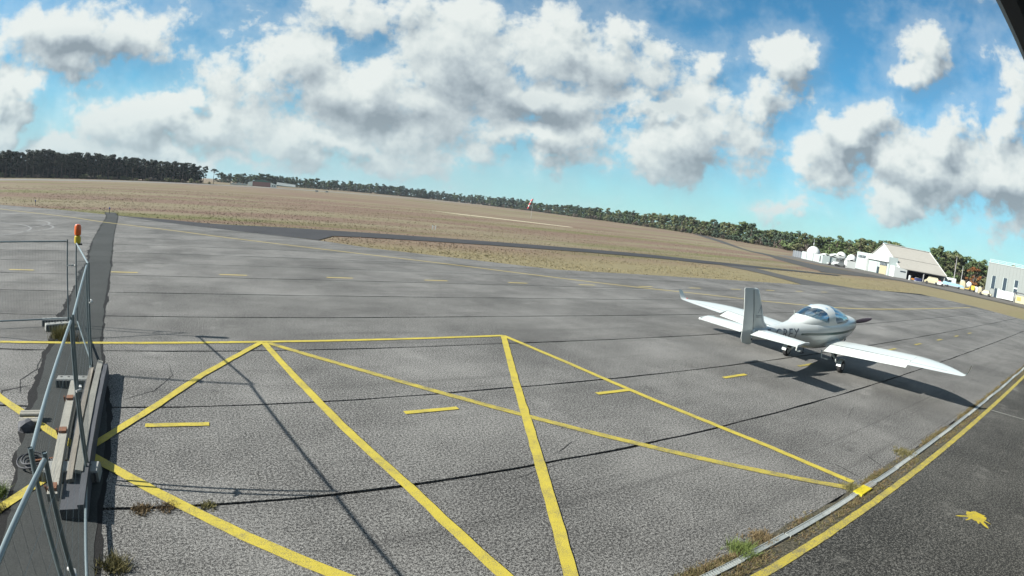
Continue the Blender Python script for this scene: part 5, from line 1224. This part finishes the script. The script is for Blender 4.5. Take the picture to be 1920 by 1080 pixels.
b = MB(); b.box((0, 0, .38), (5.4, 1.4, .12)); obj('bed', b, M['metal_post'], t)
for xx in (-1.4, 1.4): b = MB(); b.loft([[(xx + r * math.cos(q), w, .25 + r * math.sin(q)) for q in [2 * math.pi * k / 10 for k in range(10)]] for w, r in ((-.75, .25), (.75, .25))]); obj('wheel', b, M['ac_black'], t)
x, y = pol(75.35, 146); t = thing('white_cabin_trailer', 'white caravan box with round window behind the blue sheeting', 'caravan', (x, y, 0), -.9)
b = MB(); b.loft([[(xx, -1, .3), (xx, -1, 1.6), (xx, -.8, 1.95), (xx, .8, 1.95), (xx, 1, 1.6), (xx, 1, .3)] for xx in (-1.3, 1.3)]); obj('shell', b, M['bwhite'], t)
b = MB(); b.box((-.4, -1.02, 1.2), (.8, .05, .5)); obj('window', b, M['pane'], t); b = MB(); b.box((0, 0, .2), (2.2, 1.6, .2)); obj('chassis', b, M['roof_grey'], t)
# concrete mixer
x, y = pol(77.35, 140); t = thing('concrete_mixer', 'yellow concrete mixer with white drum beside the pale block', 'mixer', (x, y, 0), 1.9)
b = MB(); q_ = Matrix.Rotation(R(52), 3, 'Y'); bb = MB(); bb.lathe([(.18, -.55), (.55, -.35), (.72, .0), (.68, .3), (.42, .75), (.40, .8)], 16); bb.v = [tuple(q_ @ Vector(v) + Vector((0, 0, 1.25))) for v in bb.v]; dr = obj('drum', bb, M['bwhite'], t, smooth=50)
bb = MB(); bb.lathe([(.36, .79), (.30, .81)], 14); bb.v = [tuple(q_ @ Vector(v) + Vector((0, 0, 1.25))) for v in bb.v]; obj('mouth', bb, M['roof_grey'], dr)
b = MB(); b.box((-.9, 0, .85), (.8, .9, .9)); obj('engine_box', b, M['yellow_mach'], t)
b = MB(); b.box((-.2, 0, .4), (2.2, .8, .14)); b.bar((0, -.5, .4), (0, -.55, 1.25), .12, .12); b.bar((0, .5, .4), (0, .55, 1.25), .12, .12); obj('frame', b, M['yellow_mach'], t)
for s in (-1, 1): b = MB(); b.loft([[(-.3 + r * math.cos(q), s * .6 + w, .3 + r * math.sin(q)) for q in [2 * math.pi * k / 12 for k in range(12)]] for w, r in ((-.08, .28), (0, .3), (.08, .28))]); obj('wheel', b, M['ac_black'], t)
for i, (a, d, w, h, mat, lb) in enumerate(((76.65, 142, 1.2, 1.9, 'pale_yellow', 'pale cream block bag left of the concrete mixer'), (78.05, 141, 1.1, 1.1, 'bwhite', 'white bulk bag right of the concrete mixer'), (78.45, 139, .8, 1.3, 'pale_yellow', 'narrow cream bulk bag near the grey building'))):
    x, y = pol(a, d); t = thing('bulk_bag', lb, 'bag', (x, y, 0), .4, 'bulk bags by the mixer')
    b = MB(); b.loft([[(sx * w / 2 * k, sy * w / 2 * k, z) for sx, sy in ((-1, -1), (0, -1.12), (1, -1), (1.12, 0), (1, 1), (0, 1.12), (-1, 1), (-1.12, 0))] for z, k in ((0, .9), (h * .3, 1.05), (h * .8, 1.0), (h, .8), (h * 1.05, .3))]); obj('sack', b, M[mat], t, smooth=60)
    b = MB()
    for s in (-1, 1): b.tube([(s * w * .4, -w * .4, h), (s * w * .4, 0, h + .15), (s * w * .4, w * .4, h)], .03, 5)
    lo_ = obj('lifting_loops', b, M['bwhite'], t)

# ------------------------------------------------------------------ windsock and small field furniture
x, y = at_az(33.05, 200); t = thing('windsock', 'limp red and white windsock on a thin mast in the field', 'windsock', (x, y, -.05), -R(33))
b = MB(); b.tube([(0, 0, 0), (0, 0, 7.0)], [.07, .045], 7); obj('mast', b, M['metal_post'], t)
b = MB(); b.loft([[(.45 * math.cos(q), .45 * math.sin(q), 6.95 + w) for q in [2 * math.pi * k / 12 for k in range(12)]] for w in (-.03, .03)], caps=False); obj('hoop', b, M['metal_post'], t)
for k in range(5):
    b = MB(); rr_ = []
    for u in (0, .5, 1.0):
        f = (k + u) / 5; cx, cz = -1.3 * f ** .8 - .15, 6.9 - 3.5 * f; r_ = .46 - .20 * f
        rr_.append([(cx + r_ * math.cos(q) * .95, r_ * math.sin(q) * (.85 + .2 * math.sin(f * 9)), cz + r_ * math.cos(q) * .35) for q in [2 * math.pi * j / 12 for j in range(12)]])
    b.loft(rr_, caps=False); obj('band', b, M['red_paint'] if k % 2 == 0 else M['white_plastic'], t, smooth=60)
for i, (x, y, h, w, lb) in enumerate(((24.85, 58.2, .52, .10, 'left of the two tiny white boards in the grass beyond the taxiway'), (25.15, 58.1, .52, .10, 'right of the two tiny white boards in the grass beyond the taxiway'))):
    t = thing('marker_board', lb, 'marker', (x, y, -.06), -.4, 'white marker boards'); b = MB(); b.add([(-w * .5, -.02, .12), (w * .5, -.02, .12), (w * .9, -.02, h), (-w * .9, -.02, h), (-w * .5, .02, .12), (w * .5, .02, .12), (w * .9, .02, h), (-w * .9, .02, h)], [(0, 1, 2, 3), (7, 6, 5, 4), (0, 4, 5, 1), (1, 5, 6, 2), (2, 6, 7, 3), (3, 7, 4, 0)]); obj('board', b, M['white_plastic'], t)
    b = MB(); b.tube([(0, 0, 0), (0, 0, .14)], .02, 6); obj('stake', b, M['metal_post'], t)
for (x, y, lb) in ((60.9, 306, 'tiny white runway board left of a pair far across the field'), (69.7, 321, 'tiny white runway board right of a pair far across the field')):
    t = thing('runway_board', lb, 'marker', (x, y, -.06), -.2, 'far runway boards'); b = MB(); b.box((0, 0, .75), (1.6, .12, .9)); obj('board', b, M['white_plastic'], t)
    for s in (-.6, .6): b = MB(); b.tube([(s, 0, 0), (s, 0, .35)], .04, 5); obj('leg', b, M['metal_post'], t)
M['blue_lens'] = simple('blue_edge_light', (0.03, 0.05, 0.22), .3)
for (x, y, lb) in ((-8.74, 54.6, 'small dark edge light at the far end of the trench patch'), (-19.1, 64.3, 'small dark edge light at the far left apron edge')):
    t = thing('edge_light', lb, 'edge light', (x, y, -.03), 0, 'apron edge lights'); b = MB(); b.tube([(0, 0, 0), (0, 0, .42)], .03, 7); obj('stem', b, M['ac_black'], t); b = MB(); b.lathe([(.05, .42), (.07, .46), (.06, .56), (.02, .6)], 10); obj('lens', b, M['blue_lens'], t)

# ------------------------------------------------------------------ thin haze over the airfield
b = MB(); b.box((100, 1250, 9.5), (5600, 3300, 21.2))
hz = obj('haze', b, None); hz['kind'] = 'stuff'
hm = bpy.data.materials.new('haze_air'); hm.use_nodes = True; hm.node_tree.nodes.clear(); t = NT(hm.node_tree)
pv = t.n('ShaderNodeVolumePrincipled', ins={'Color': (0.80, 0.90, 1.0, 1), 'Density': 0.00010, 'Anisotropy': 0.2})
t.n('ShaderNodeOutputMaterial', ins={'Volume': pv.outputs[0]})
hz.data.materials.clear(); hz.data.materials.append(hm)
